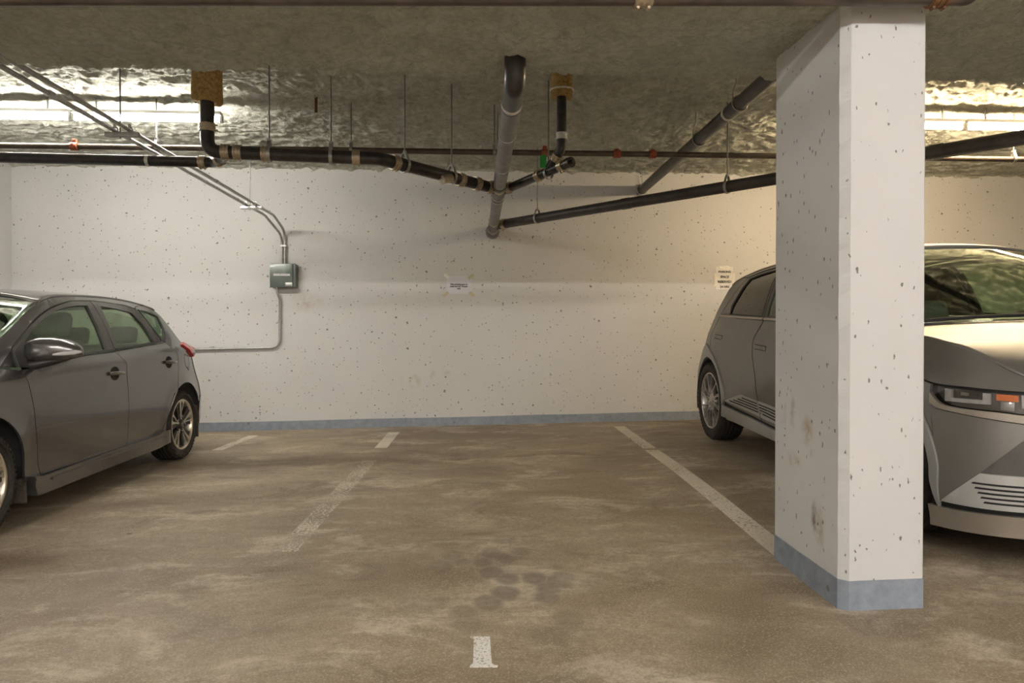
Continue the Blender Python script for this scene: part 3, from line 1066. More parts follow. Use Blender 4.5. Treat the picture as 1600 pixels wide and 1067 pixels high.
M['dirt'] = simple('dirty_plastic', (0.085, 0.070, 0.055), 0.9, 0.0, 0.0, 0.5, 18)


def interp(x, tab):
    if x <= tab[0][0]: return tab[0][1]
    for (a, p), (b_, q) in zip(tab, tab[1:]):
        if x <= b_:
            return p + (q - p) * (x - a) / (b_ - a)
    return tab[-1][1]


def crom(pts, step=0.03, corner=38):
    """closed polygon: smooth where it bends gently, keep the sharp corners"""
    n = len(pts)
    P = [Vector(p) for p in pts]
    sharp = []
    for i in range(n):
        d1 = P[i] - P[i - 1]; d2 = P[(i + 1) % n] - P[i]
        sharp.append(d1.length < 1e-6 or d2.length < 1e-6 or abs(math.degrees(d1.angle_signed(d2))) > corner)
    out = []
    for i in range(n):
        p1, p2 = P[i], P[(i + 1) % n]
        L = (p2 - p1).length
        m1 = (p2 - p1) if sharp[i] else (p2 - P[i - 1]) * (L / max(1e-6, L + (p1 - P[i - 1]).length))
        m2 = (p2 - p1) if sharp[(i + 1) % n] else (P[(i + 2) % n] - p1) * (L / max(1e-6, L + (P[(i + 2) % n] - p2).length))
        k = max(1, int(round(L / step)))
        for j in range(k):
            t = j / k
            h00 = 2 * t ** 3 - 3 * t * t + 1; h10 = t ** 3 - 2 * t * t + t; h01 = -2 * t ** 3 + 3 * t * t; h11 = t ** 3 - t * t
            out.append(p1 * h00 + m1 * h10 + p2 * h01 + m2 * h11)
    return out


def area(P):
    return 0.5 * sum(P[i - 1].x * P[i].y - P[i].x * P[i - 1].y for i in range(len(P)))


def shrink(P, g):
    if area(P) < 0: P = P[::-1]
    n = len(P); out = []
    for i in range(n):
        d1 = (P[i] - P[i - 1]); d2 = (P[(i + 1) % n] - P[i])
        if d1.length < 1e-7 or d2.length < 1e-7:
            out.append(P[i]); continue
        d1.normalize(); d2.normalize()
        n1 = Vector((-d1.y, d1.x)); n2 = Vector((-d2.y, d2.x))
        m = n1 + n2
        if m.length < 0.2: m = n1
        m.normalize()
        out.append(P[i] + m * (g / max(0.5, m.dot(n1))))
    return out


def inside(p, P):
    c = False; n = len(P); j = n - 1
    for i in range(n):
        if (P[i].y > p.y) != (P[j].y > p.y) and p.x < (P[j].x - P[i].x) * (p.y - P[i].y) / (P[j].y - P[i].y) + P[i].x:
            c = not c
        j = i
    return c


def fill(P, holes, grid):
    """triangulate a 2D outline with holes and inner grid points -> verts, tris, boundary loops"""
    verts = []; edges = []; loops = []
    for Q in [P] + holes:
        a = len(verts)
        verts += Q
        loops.append(list(range(a, len(verts))))
        edges += [(a + i, a + (i + 1) % len(Q)) for i in range(len(Q))]
    x0 = min(p.x for p in P); x1 = max(p.x for p in P); y0 = min(p.y for p in P); y1 = max(p.y for p in P)
    nb = len(verts)
    bpts = list(verts)
    y = y0 + grid / 2; row = 0
    while y < y1:
        x = x0 + grid * (0.5 if row % 2 else 0.25)
        while x < x1:
            p = Vector((x, y))
            if inside(p, P) and not any(inside(p, H) for H in holes):
                if min((p - q).length_squared for q in bpts) > (grid * 0.45) ** 2:
                    verts.append(p)
            x += grid
        y += grid * 0.87; row += 1
    ov, oe, of, orig, _, _ = delaunay_2d_cdt(verts, edges, [], 0, 1e-6)
    tris = []
    for f in of:
        c = (ov[f[0]] + ov[f[1]] + ov[f[2]]) / 3
        if inside(c, P) and not any(inside(c, H) for H in holes):
            tris.append(tuple(f))
    # boundary edges of the kept triangles
    cnt = {}
    for t in tris:
        for i in range(3):
            e = (t[i], t[(i + 1) % 3]); k = (min(e), max(e))
            if k in cnt: cnt[k] = None
            else: cnt[k] = e
    return ov, tris, [e for e in cnt.values() if e]


class Car:
    def __init__(s, name, label, fa, ra, half, vis, plan, inset):
        """fa, ra: ground points below the outer face of the front and rear wheel on the side seen (vis = +1: the +x side)"""
        fa = Vector(fa); ra = Vector(ra)
        y = (ra - fa).normalized()
        x = Vector((1, 0, 0.018)); x = (x - y * x.dot(y)).normalized()
        z = x.cross(y)
        s.root = empty(name)
        o = fa - x * (vis * half)
        s.root.matrix_world = Matrix(((x.x, y.x, z.x, o.x), (x.y, y.y, z.y, o.y), (x.z, y.z, z.z, o.z), (0, 0, 0, 1)))
        setp(s.root, label, 'car')
        s.half = half; s.inset = inset; s.vis = vis
        P = [Vector(p) for p in plan]          # (inward, y) from the side towards the nose centre
        s.s0 = P[0].y
        Q = []
        for i in range(len(P) - 1):
            a = P[max(0, i - 1)]; b_ = P[i]; c = P[i + 1]; d = P[min(len(P) - 1, i + 2)]
            for k in range(12):
                t = k / 12
                Q.append(0.5 * ((2 * b_) + (c - a) * t + (2 * a - 5 * b_ + 4 * c - d) * t * t + (3 * b_ - a - 3 * c + d) * t ** 3))
        Q.append(P[-1])
        s.tab = [(0.0, Q[0])]
        for a, b_ in zip(Q, Q[1:]):
            s.tab.append((s.tab[-1][0] + (b_ - a).length, b_))
        s.sC = s.s0 - s.tab[-1][0]             # arc position of the nose centre

    def plan(s, q):
        if q >= s.s0: return Vector((0, q)), Vector((1, 0))
        L = min(s.s0 - q, s.tab[-1][0])
        for (a, p), (b_, r) in zip(s.tab, s.tab[1:]):
            if L <= b_:
                t = (L - a) / (b_ - a)
                d = (r - p).normalized()
                return p + (r - p) * t, Vector((-d.y, d.x))
        return s.tab[-1][1], Vector((0, 1))

    def S(s, q, z, side=1, off=0.0):
        p, n = s.plan(q)
        # smooth normal
        if q < s.s0:
            n1 = s.plan(min(s.s0, q + 0.03))[1]; n2 = s.plan(max(s.sC, q - 0.03))[1]
            n = (n1 + n2 + n).normalized()
        i = s.inset(q, z) - off
        r = p + n * i
        return Vector((side * (s.half - r.x), r.y, z))

    def panel(s, name, poly, mat, parent=None, off=0.0, thick=0.014, holes=(), grid=0.055, gap=0.003, sides=(1, -1), smooth=True, label=None):
        P = crom(poly) if smooth else crom(poly, 0.03, 0.0)
        P = shrink(P, gap)
        H = [shrink(crom(h), -gap) for h in holes]
        ov, tris, bnd = fill(P, H, grid)
        made = []
        for side in sides:
            v = [s.S(p.x, p.y, side, off) for p in ov]
            n = len(v)
            v += [s.S(p.x, p.y, side, off - thick) for p in ov]
            # orientation: polygon (q, z) seen from outside
            flip = side > 0
            f = []
            for t in tris:
                a, b_, c = t
                f.append((a, b_, c) if flip else (a, c, b_))
                f.append((n + a, n + c, n + b_) if flip else (n + a, n + b_, n + c))
            k = len(v)
            rim = []
            for (a, b_) in bnd:
                v += [v[a], v[b_], v[n + b_], v[n + a]]
                f.append((k, k + 3, k + 2, k + 1) if flip else (k, k + 1, k + 2, k + 3))
                rim.append(len(f) - 1)
                k += 4
            pr = parent
            if isinstance(parent, dict): pr = parent[side]
            o = mobj(name, v, f, mat, pr or s.root, True)
            for r in rim: o.data.polygons[r].use_smooth = False
            if label: o['label'] = label
            made.append(o)
        return dict(zip(sides, made))

    def cross(s, name, rows, mat, parent=None, n=24, sub=4, pw=2.2, thick=0.012, u0=0.0, off=0.0):
        """surface from side to side; rows: (q, z, yc, zc) edge on the side surface and centre line"""
        R = []
        m = len(rows)
        for i in range(m - 1):
            a = rows[max(0, i - 1)]; b_ = rows[i]; c = rows[i + 1]; d = rows[min(m - 1, i + 2)]
            for k in range(sub):
                t = k / sub
                R.append([0.5 * ((2 * b_[j]) + (c[j] - a[j]) * t + (2 * a[j] - 5 * b_[j] + 4 * c[j] - d[j]) * t * t + (3 * b_[j] - a[j] - 3 * c[j] + d[j]) * t ** 3) for j in range(4)])
        R.append(list(rows[-1]))
        v = []; f = []
        for (q, z, yc, zc) in R:
            e = s.S(q, z, 1, off)
            for k in range(n + 1):
                u = -1 + 2 * k / n
                u = math.copysign(1 - (1 - abs(u)) ** 1.25, u)
                wgt = 1 - abs(u) ** pw
                v.append(Vector((u * e.x, e.y + (yc - e.y) * wgt, e.z + (zc - e.z) * wgt)))
        N = n + 1
        for j in range(len(R) - 1):
            for k in range(n):
                f.append((j * N + k, j * N + k + 1, (j + 1) * N + k + 1, (j + 1) * N + k))
        o = mobj(name, v, f, mat, parent or s.root, True)
        md = o.modifiers.new('thickness', 'SOLIDIFY'); md.thickness = thick; md.offset = 0
        return o


def wheel(car, y, r, wd, rim_r, style, side):
    root = empty('wheel', (side * (car.half - 0.012 - wd / 2), y, r), car.root)
    if side < 0: root.rotation_euler = (0, 0, math.pi)
    h = wd / 2
    b = MB()
    prof = [(-h + 0.02, rim_r - 0.012), (-h, rim_r + 0.02), (-h, r - 0.05), (-h + 0.018, r - 0.012)]
    k = 5
    tw = 2 * h - 0.05
    for i in range(k):
        a0 = -h + 0.025 + tw * i / k; a1 = -h + 0.025 + tw * (i + 1) / k
        e0 = 0.006 if i == 0 else 0; e1 = 0.006 if i == k - 1 else 0
        prof += [(a0 + 0.004, r - e0), (a1 - 0.004, r - e1)]
        if i < k - 1: prof += [(a1 - 0.003, r - 0.008), (a1 + 0.003, r - 0.008)]
    prof += [(h - 0.018, r - 0.012), (h - 0.002, r - 0.035), (h, r - 0.06), (h - 0.002, rim_r + 0.03), (h - 0.008, rim_r + 0.012), (h - 0.018, rim_r - 0.004), (h - 0.03, rim_r - 0.012)]
    b.lathe(prof, (0, 0, 0), 'x', 64)
    # tread blocks on the shoulders
    for i in range(56):
        a = 2 * math.pi * i / 56
        for (x0, x1) in ((-h + 0.004, -h + 0.03), (h - 0.03, h - 0.004)):
            v = []
            for x in (x0, x1):
                lo = r - 0.020 if (x == x0) == (x0 < 0) else r - 0.004
                for (da, rr) in ((-0.030, lo - 0.02), (0.030, lo - 0.02), (0.030, lo + 0.0035), (-0.030, lo + 0.0035)):
                    v.append((x, rr * math.cos(a + da), rr * math.sin(a + da)))
            b.add(v, [(0, 1, 2, 3), (4, 7, 6, 5), (0, 4, 5, 1), (1, 5, 6, 2), (2, 6, 7, 3), (3, 7, 4, 0)])
    b.build('tyre', M['rubber'], root)
    b = MB()
    xo = h - 0.012
    b.lathe([(-h + 0.02, rim_r - 0.008), (-h + 0.05, rim_r - 0.03), (xo - 0.06, rim_r - 0.035), (xo - 0.012, rim_r - 0.018), (xo, rim_r - 0.014), (xo + 0.002, rim_r - 0.002), (xo - 0.008, rim_r + 0.004)], (0, 0, 0), 'x', 64)
    b.build('rim', M['rim_bright'] if style == 'v' else M['rim_silver'], root)
    b = MB()
    b.lathe([(-h + 0.06, 0.0), (-h + 0.06, 0.15), (-h + 0.075, 0.155), (-h + 0.085, 0.15), (-h + 0.085, 0.06), (h - 0.07, 0.06), (h - 0.07, 0.0)], (0, 0, 0), 'x', 40)
    b.lathe([(-h + 0.03, 0.05), (-h + 0.03, rim_r - 0.04)], (0, 0, 0), 'x', 40)
    b.build('brake_disc', M['rim_dark'], root)

    def spoke_mesh(poly, xa, xb, nm, mat, dish=0.0):
        """poly: (radius, angle degrees, lift)"""
        n = len(poly)
        v = []
        for lev in (0, 1):
            for (rad, ang, lf) in poly:
                a = math.radians(ang)
                x = (xb + lf) if lev else (xa + lf * 0.5)
                v.append((x, rad * math.sin(a), rad * math.cos(a)))
        f = [tuple(range(n, 2 * n)), tuple(range(n))[::-1]] + [(i, (i + 1) % n, n + (i + 1) % n, n + i) for i in range(n)]
        o = mobj(nm, v, f, mat, root)
        bm = bmesh.new(); bm.from_mesh(o.data); bmesh.ops.recalc_face_normals(bm, faces=bm.faces[:]); bm.to_mesh(o.data); bm.free()
        return o

    def ring(o, n, step, start=0.0):
        o.rotation_euler = (start, 0, 0)
        for k in range(1, n):
            c = o.copy(); COL.objects.link(c); c.parent = root; c.rotation_euler = (start + math.radians(step) * k, 0, 0)

    R_ = rim_r - 0.012
    if style == 'v':
        dk = spoke_mesh([(0.045, -22, -0.012), (0.12, -9, -0.012), (R_, -11, -0.004), (R_, 9, -0.004), (0.12, 12, -0.012), (0.045, 22, -0.012)], xo - 0.045, xo - 0.010, 'spoke', M['rim_dark'])
        ring(dk, 5, 72, 0.3)
        dk2 = spoke_mesh([(0.045, -20, -0.016), (0.12, -7, -0.016), (R_, -7, -0.006), (R_, 5, -0.006), (0.12, 7, -0.016), (0.045, 20, -0.016)], xo - 0.045, xo - 0.012, 'spoke', M['rim_dark'])
        ring(dk2, 5, 72, 0.3 + math.radians(36))
        br = spoke_mesh([(0.040, 8, -0.008), (0.11, 10, -0.008), (R_ - 0.02, 6, 0.0), (R_, 2, 0.0), (R_, 20, 0.0), (R_ - 0.025, 13.5, 0.0), (0.11, 17, -0.008), (0.040, 34, -0.008)], xo - 0.04, xo - 0.004, 'spoke_face', M['rim_bright'])
        ring(br, 5, 72, 0.3)
        br2 = spoke_mesh([(0.040, -10, -0.012), (0.11, -12, -0.010), (R_ - 0.03, -8, -0.001), (R_, -14, 0.0), (R_, -1, 0.0), (R_ - 0.03, -4.5, -0.001), (0.11, -6, -0.010), (0.040, 8, -0.012)], xo - 0.04, xo - 0.006, 'spoke_face', M['rim_bright'])
        ring(br2, 5, 72, 0.3 + math.radians(36))
        b = MB(); b.lathe([(xo - 0.05, 0.058), (xo - 0.014, 0.056), (xo - 0.008, 0.034), (xo - 0.004, 0.032), (xo - 0.002, 0.026), (xo - 0.001, 0.0)], (0, 0, 0), 'x', 28); b.build('hub_cap', M['rim_dark'], root)
        b = MB(); b.torus((xo - 0.003, 0, 0), (1, 0, 0), 0.018, 0.003, 24, 6); b.torus((xo - 0.003, 0, 0.003), (1, 0, 0), 0.009, 0.0025, 18, 6); b.build('emblem', M['chrome'], root)
        nuts = [(0.078, k * 72 + 20) for k in range(5)]
    else:
        a1 = spoke_mesh([(0.085, -3, -0.004), (R_ - 0.03, 12, 0.0), (R_, 11.5, 0.0), (R_, 16, 0.0), (R_ - 0.03, 14.4, 0.0), (0.085, 3, -0.004)], xo - 0.03, xo - 0.002, 'spoke', M['rim_silver'])
        ring(a1, 12, 30)
        a2 = spoke_mesh([(0.10, -4, -0.008), (0.17, -10, -0.006), (0.17, -7, -0.006), (0.10, 3, -0.008)], xo - 0.03, xo - 0.004, 'spoke', M['rim_silver'])
        ring(a2, 12, 30, math.radians(12))
        a3 = spoke_mesh([(0.17, -10, -0.006), (R_, -6, -0.002), (R_, -4, -0.002), (0.17, -7, -0.006)], xo - 0.03, xo - 0.006, 'spoke', M['rim_silver'])
        ring(a3, 12, 30, math.radians(16))
        b = MB(); b.lathe([(xo - 0.05, 0.105), (xo - 0.012, 0.105), (xo - 0.008, 0.098), (xo - 0.022, 0.085), (xo - 0.022, 0.066), (xo - 0.010, 0.058), (xo - 0.016, 0.046), (xo - 0.004, 0.036), (xo - 0.002, 0.0)], (0, 0, 0), 'x', 40); b.build('hub_cap', M['rim_silver'], root)
        b = MB(); b.lathe([(xo - 0.07, 0.10), (xo - 0.06, R_)], (0, 0, 0), 'x', 40); b.build('backing_disc', M['gap'], root)
        nuts = []
    if nuts:
        first = None
        for rad, ang in nuts:
            a = math.radians(ang)
            if first is None:
                b = MB(); b.tube([(0, 0, 0), (0.014, 0, 0)], 0.010, 6, smooth=False); first = b.build('wheel_nut', M['chrome'], root); o = first
            else:
                o = first.copy(); COL.objects.link(o); o.parent = root
            o.location = (xo - 0.024, rad * math.sin(a), rad * math.cos(a))
    return root


def cabin(car, seats_y, rear_y, dash_y, floor_h, belt, cloth, rear_cloth, dash, sw_side, top):
    hx = car.half
    b = MB(); b.box((-hx + 0.22, -0.55, 0.17), (hx - 0.22, rear_y + 0.65, 0.27), 0.02); b.build('underbody', M['gap'], car.root)
    b = MB(); b.box((-hx + 0.16, dash_y - 0.15, 0.25), (hx - 0.16, rear_y + 0.35, 0.30)); b.build('cabin_floor', M['cabin'], car.root)
    b = MB(); b.box((-hx + 0.25, -0.45, 0.28), (hx - 0.25, dash_y - 0.22, belt - 0.30), 0.03); b.build('engine_block', M['gap'], car.root)
    for sx in (-0.37, 0.37):
        st = empty('front_seat', (sx, seats_y, 0.30), car.root)
        b = MB(); b.box((-0.25, -0.28, 0.0), (0.25, 0.26, 0.26), 0.07); b.build('seat_cushion', cloth, st)
        b = MB(); b.box((-0.25, -0.07, 0.0), (0.25, 0.08, 0.62), 0.06); o = b.build('backrest', cloth, st); o.location = (0, 0.26, 0.20); o.rotation_euler = (-0.30, 0, 0)
        b = MB(); b.box((-0.13, -0.05, 0.0), (0.13, 0.06, 0.19), 0.045); o = b.build('headrest', cloth, st); o.location = (0, 0.46, 0.84); o.rotation_euler = (-0.22, 0, 0)
    st = empty('rear_seat', (0, rear_y, 0.30), car.root)
    b = MB(); b.box((-hx + 0.26, -0.30, 0.0), (hx - 0.26, 0.22, 0.28), 0.06); b.build('seat_cushion', rear_cloth, st)
    b = MB(); b.box((-hx + 0.28, -0.06, 0.0), (hx - 0.28, 0.08, 0.58), 0.06); o = b.build('backrest', rear_cloth, st); o.location = (0, 0.24, 0.22); o.rotation_euler = (-0.35, 0, 0)
    for sx in (-0.42, 0.0, 0.42):
        b = MB(); b.box((-0.12, -0.04, 0.0), (0.12, 0.05, 0.15), 0.035); o = b.build('headrest', rear_cloth, st); o.location = (sx, 0.46, 0.78); o.rotation_euler = (-0.25, 0, 0)
    b = MB(); b.prism([(dash_y - 0.38, belt - 0.12), (dash_y - 0.25, belt - 0.045), (dash_y + 0.05, belt - 0.05), (dash_y + 0.13, belt - 0.13), (dash_y + 0.06, belt - 0.42), (dash_y - 0.38, belt - 0.45)], 'x', -hx + 0.14, hx - 0.14)
    b.build('dashboard', dash, car.root)
    b = MB()
    c = Vector((sw_side * 0.37, dash_y + 0.30, belt - 0.10)); ax = Vector((0, 0.88, 0.42))
    b.torus(c, ax, 0.180, 0.016, 32, 10)
    b.tube([c, c - ax * 0.28], 0.03, 10)
    b.tube([c + Vector((-0.17, 0, 0)), c + Vector((0.17, 0, 0))], 0.018, 8)
    b.build('steering_wheel', M['cabin'], car.root)


def liner(car, y, r, wd, side):
    """dark inner wheel arch"""
    v = []; f = []
    n = 18
    x1 = side * (car.half - 0.03); x0 = side * (car.half - 0.03 - wd)
    for i in range(n + 1):
        a = math.radians(-12 + 204 * i / n)
        for x in (x0, x1):
            v.append((x, y + r * math.cos(a), 0.36 + r * math.sin(a)))
    for i in range(n):
        f.append((2 * i, 2 * i + 1, 2 * i + 3, 2 * i + 2))
    f.append(tuple(2 * i for i in range(n + 1)))
    o = mobj('wheel_arch_liner', v, f, M['gap'], car.root, True)
    md = o.modifiers.new('thickness', 'SOLIDIFY'); md.thickness = 0.004
    return o


def arc(cx, cz, r, a0, a1, n=10):
    return [(cx + r * math.cos(math.radians(a0 + (a1 - a0) * i / n)), cz + r * math.sin(math.radians(a0 + (a1 - a0) * i / n))) for i in range(n + 1)]


# ---------- dark grey hatchback (left)
def hatchback():
    IT = [(0, .045), (.20, .040), (.30, .030), (.42, .016), (.55, 0), (.70, -.004), (.90, .000), (.925, .004), (.94, .014), (.965, .040), (1.02, .075), (1.2, .14), (1.38, .22), (1.46, .31), (1.5, .36)]

    def inset(q, z):
        zc = interp(q, [(0.3, .885), (1.0, .93), (1.6, .945), (2.5, 1.0), (2.9, 1.02)])
        zz = z - (zc - .93) * max(0.0, 1 - abs(z - zc) / 0.25)
        i = interp(zz, IT)
        if q > 2.45: i += 0.22 * (q - 2.45) ** 2 * (0.35 + 0.65 * sstep(0.55, 0.95, z))
        # wheel arch lips stand proud
        for c in (0.0, 2.60):
            d = math.hypot(q - c, z - 0.33)
            i -= 0.012 * max(0.0, 1 - abs(d - 0.375) / 0.07)
        return i

    fa = (-2.685, 3.872); ra = (-2.685, 6.465)
    car = Car('hatchback_car', 'dark grey five-door hatchback parked nose out at the left', fa + (floor_z(*fa),), ra + (floor_z(*ra),), 0.88, 1,
              [(0, -.40), (.015, -.50), (.06, -.62), (.16, -.73), (.34, -.80), (.6, -.84), (.88, -.855)], inset)
    P = M['paint_dark']
    arF = arc(0, .33, .365, 0, 180, 16)
    fd = car.panel('front_door', [(.365, .93), (.40, .85), (.44, .69), (.46, .56), (.49, .44), (.51, .34), (.55, .265), (1.0, .272), (1.60, .282), (1.595, .40), (1.58, .54), (1.575, .66), (1.56, .81), (1.56, .94), (1.53, 1.02), (1.15, 1.003), (.80, .972), (.48, .94)], P)
    ring_f = [(.375, .945), (.40, 1.06), (.53, 1.14), (.73, 1.24), (.91, 1.31), (1.09, 1.36), (1.27, 1.39), (1.51, 1.405), (1.535, 1.25), (1.53, 1.02), (1.15, 1.003), (.80, .972), (.48, .942)]
    gl_f = [(.545, 1.105), (.68, 1.19), (.88, 1.27), (1.05, 1.32), (1.26, 1.355), (1.43, 1.365), (1.43, 1.20), (1.42, 1.030), (1.10, 1.010), (.80, .985), (.515, .962)]
    car.panel('window_frame', ring_f, M['frame_grey'], fd, 0.004, 0.03, [gl_f], 0.04)
    car.panel('window_glass', [(q, z) for q, z in gl_f], M['glass_green'], fd, -0.012, 0.004, (), 0.05, -0.008)
    car.panel('belt_moulding', [(.50, .945), (.80, .975), (1.15, 1.006), (1.53, 1.022), (1.53, 1.040), (1.15, 1.022), (.80, .992), (.50, .962)], M['satin_black'], fd, 0.012, 0.02, (), 0.04, 0.001)
    rd = car.panel('rear_door', [(1.53, 1.022), (1.56, .94), (1.56, .81), (1.575, .66), (1.58, .54), (1.595, .40), (1.60, .282), (2.04, .292), (2.17, .315), (2.26, .44), (2.33, .52), (2.42, .65), (2.47, .80), (2.475, .92), (2.455, 1.02), (2.41, 1.082), (2.19, 1.068), (1.85, 1.045)], P)
    ring_r = [(1.535, 1.022), (1.535, 1.25), (1.52, 1.405), (1.62, 1.408), (1.88, 1.40), (2.06, 1.388), (2.155, 1.368), (2.235, 1.26), (2.275, 1.16), (2.30, 1.077), (2.19, 1.068), (1.85, 1.045)]
    gl_r = [(1.575, 1.045), (1.60, 1.22), (1.612, 1.368), (1.80, 1.358), (2.06, 1.328), (2.16, 1.22), (2.205, 1.085), (1.90, 1.066)]
    car.panel('window_frame', ring_r, M['frame_grey'], rd, 0.004, 0.03, [gl_r], 0.04)
    car.panel('window_glass', [(1.575, 1.045), (1.60, 1.22), (1.608, 1.325), (1.80, 1.318), (2.06, 1.285), (2.10, 1.27), (2.16, 1.20), (2.205, 1.085), (1.90, 1.066)], M['glass_green'], rd, -0.014, 0.004, (), 0.05, -0.006, label='side window wound down a little')
    car.panel('belt_moulding', [(1.54, 1.024), (1.85, 1.047), (2.19, 1.070), (2.40, 1.084), (2.39, 1.098), (2.19, 1.086), (1.85, 1.063), (1.54, 1.042)], M['satin_black'], rd, 0.012, 0.02, (), 0.04, 0.001)
    qg = [(2.215, 1.355), (2.36, 1.342), (2.50, 1.312), (2.50, 1.24), (2.45, 1.15), (2.395, 1.105), (2.36, 1.115), (2.29, 1.25)]
    fuel = [(2.63, .965), (2.73, .945), (2.755, .87), (2.72, .81), (2.64, .86), (2.62, .92)]
    rear_edge = [(2.36, 1.405), (2.50, 1.365), (2.585, 1.315), (2.64, 1.25), (2.70, 1.15), (2.76, 1.07), (2.82, 1.0), (2.86, .92), (2.92, .80), (2.98, .67), (3.01, .55)]
    quarter = [(2.16, 1.372), (2.20, 1.392)] + rear_edge + [(2.985, .48)] + [(q, z) for q, z in arc(2.61, .33, .372, 30, 172, 14)] + [(2.245, .30), (2.17, .315), (2.26, .44), (2.33, .52), (2.42, .65), (2.47, .80), (2.475, .92), (2.455, 1.02), (2.41, 1.085), (2.31, 1.080), (2.24, 1.26)]
    qp = car.panel('quarter_panel', quarter, P, None, 0.0, 0.014, [qg, fuel])
    car.panel('quarter_window', qg, M['glass_green'], qp, -0.006, 0.004, (), 0.04, -0.004)
    car.panel('window_seal', [(2.20, 1.368), (2.36, 1.355), (2.52, 1.322), (2.525, 1.24), (2.47, 1.14), (2.40, 1.088), (2.345, 1.10), (2.275, 1.25)], M['satin_black'], qp, 0.004, 0.012, [qg], 0.04, 0.001)
    car.panel('fuel_door', fuel, P, qp, 0.0, 0.01, (), 0.03, 0.004, sides=(1,))
    # fixed body above the doors
    pillar = [(.02, .965), (.20, 1.055), (.31, 1.12), (.51, 1.215), (.68, 1.30), (.84, 1.36), (1.01, 1.40), (1.19, 1.422), (1.39, 1.435), (1.63, 1.442), (1.90, 1.445), (2.16, 1.432), (2.36, 1.405), (2.20, 1.392), (2.155, 1.373), (2.06, 1.393), (1.88, 1.405), (1.62, 1.413), (1.52, 1.41), (1.27, 1.395), (1.09, 1.365), (.91, 1.315), (.73, 1.245), (.53, 1.145), (.40, 1.065), (.365, 1.03), (.22, .955)]
    car.panel('side_rail', pillar, P, None, 0.002, 0.02, (), 0.05)
    car.panel('corner_window', [(.225, .955), (.385, 1.05), (.37, .945)], M['satin_black'], None, 0.002, 0.02, (), 0.04)
    fender = [(.365, .935), (.22, .955), (.02, .962), (-.10, .935), (-.30, .885), (-.50, .82), (-.62, .765), (-.62, .60), (-.372, .40), (-.366, .33)] + arF[::-1][1:] + [(.385, .25), (.55, .262), (.51, .34), (.49, .44), (.46, .56), (.44, .69), (.40, .85)]
    car.panel('front_fender', fender, P)
    sk = car.panel('side_skirt', [(.42, .285), (.55, .268), (1.0, .275), (1.60, .286), (2.04, .296), (2.17, .318), (2.27, .318), (2.29, .20), (2.08, .178), (1.62, .172), (1.0, .160), (.55, .150), (.47, .150)], P, None, 0.035, 0.06, (), 0.035)
    car.panel('skirt_ridge', [(.60, .242), (1.2, .252), (1.9, .262), (2.2, .268), (2.2, .256), (1.9, .244), (1.2, .232), (.60, .222)], P, sk, 0.045, 0.02, (), 0.03)
    for y0, z0, z1 in ((.40, .125, .44), (2.965, .15, .46)):
        for side in (1, -1):
            b = MB(); b.box((side * .845 - 0.16 if side > 0 else side * .845, y0, z0), (side * .845 if side > 0 else side * .845 + 0.16, y0 + 0.02, z1), 0.006)
            b.build('mud_flap', M['dirt'], car.root)
    for nm, door, q0, z0 in (('door_handle', fd, 1.30, .855), ('door_handle', rd, 2.20, .905)):
        for side in (1, -1):
            c = car.S(q0 + .10, z0, side)
            n = Vector((side, 0, 0))
            b = MB()
            seg = 28
            # dark finger recess
            pts = [car.S(q0 + .085 + .062 * math.cos(2 * math.pi * k / seg), z0 + .052 * math.sin(2 * math.pi * k / seg), side, 0.0025) for k in range(seg)]
            b.add(pts + [p - n * 0.006 for p in pts], [tuple(range(seg))] + [(k, (k + 1) % seg, seg + (k + 1) % seg, seg + k) for k in range(seg)])
            b2 = MB()
            pp = [car.S(q0 + u, z0 + 0.002, side, o_) for u, o_ in ((0.0, 0.004), (.025, .020), (.06, .028), (.12, .029), (.165, .025), (.19, .008))]
            b2.tube(pp, [.013, .016, .016, .015, .015, .011], 12)
            # only two levels below the car: grip and recess hang on the door itself
            b.build('handle_recess', M['gap'], door[side])
            b2.build(nm, M['paint_dark'], door[side])
    # mirror
    for side in (1, -1):
        root = empty('wing_mirror', (side * 0.80, .50, 1.0), car.root)
        n, m = 20, 14
        v = []; f = []
        secs = [(0.02, .045, .050, 0.0), (0.045, .068, .066, .002), (0.10, .080, .073, .008), (0.17, .083, .072, .008), (0.235, .076, .062, .004), (0.285, .062, .046, -.004), (0.315, .040, .026, -.010), (0.325, .012, .008, -.012)]
        for (x, ry, rz, dz) in secs:
            for k in range(n):
                a = 2 * math.pi * k / n
                cy, sy_ = math.cos(a), math.sin(a)
                ex = 0.75
                yy = math.copysign(abs(cy) ** ex, cy) * ry; zz = math.copysign(abs(sy_) ** ex, sy_) * rz
                v.append((side * x, yy + x * 0.10, zz + 0.045 + dz))
        for j in range(len(secs) - 1):
            for k in range(n):
                k2 = (k + 1) % n
                q = (j * n + k, j * n + k2, (j + 1) * n + k2, (j + 1) * n + k)
                f.append(q if side < 0 else q[::-1])
        f.append(tuple(range(n)) if side > 0 else tuple(range(n))[::-1])
        f.append(tuple(range((len(secs) - 1) * n, len(secs) * n)) if side < 0 else tuple(range((len(secs) - 1) * n, len(secs) * n))[::-1])
        mobj('mirror_housing', v, f, M['paint_dark'], root, True)
        b = MB()
        b.tube([(side * -0.01, 0.0, -0.045), (side * 0.06, 0.005, -0.040), (side * 0.16, .012, -0.022), (side * 0.27, 0.02, 0.002)], [.035, .032, .026, .012], 12)
        b.build('mirror_foot', M['satin_black'], root)
        b = MB()
        b.tube([(side * 0.20, -0.058, 0.020), (side * 0.26, -0.046, 0.026), (side * 0.305, -0.020, 0.030), (side * 0.325, 0.02, 0.032)], [.006, .014, .015, .008], 10)
        b.build('turn_signal', M['drl'], root)
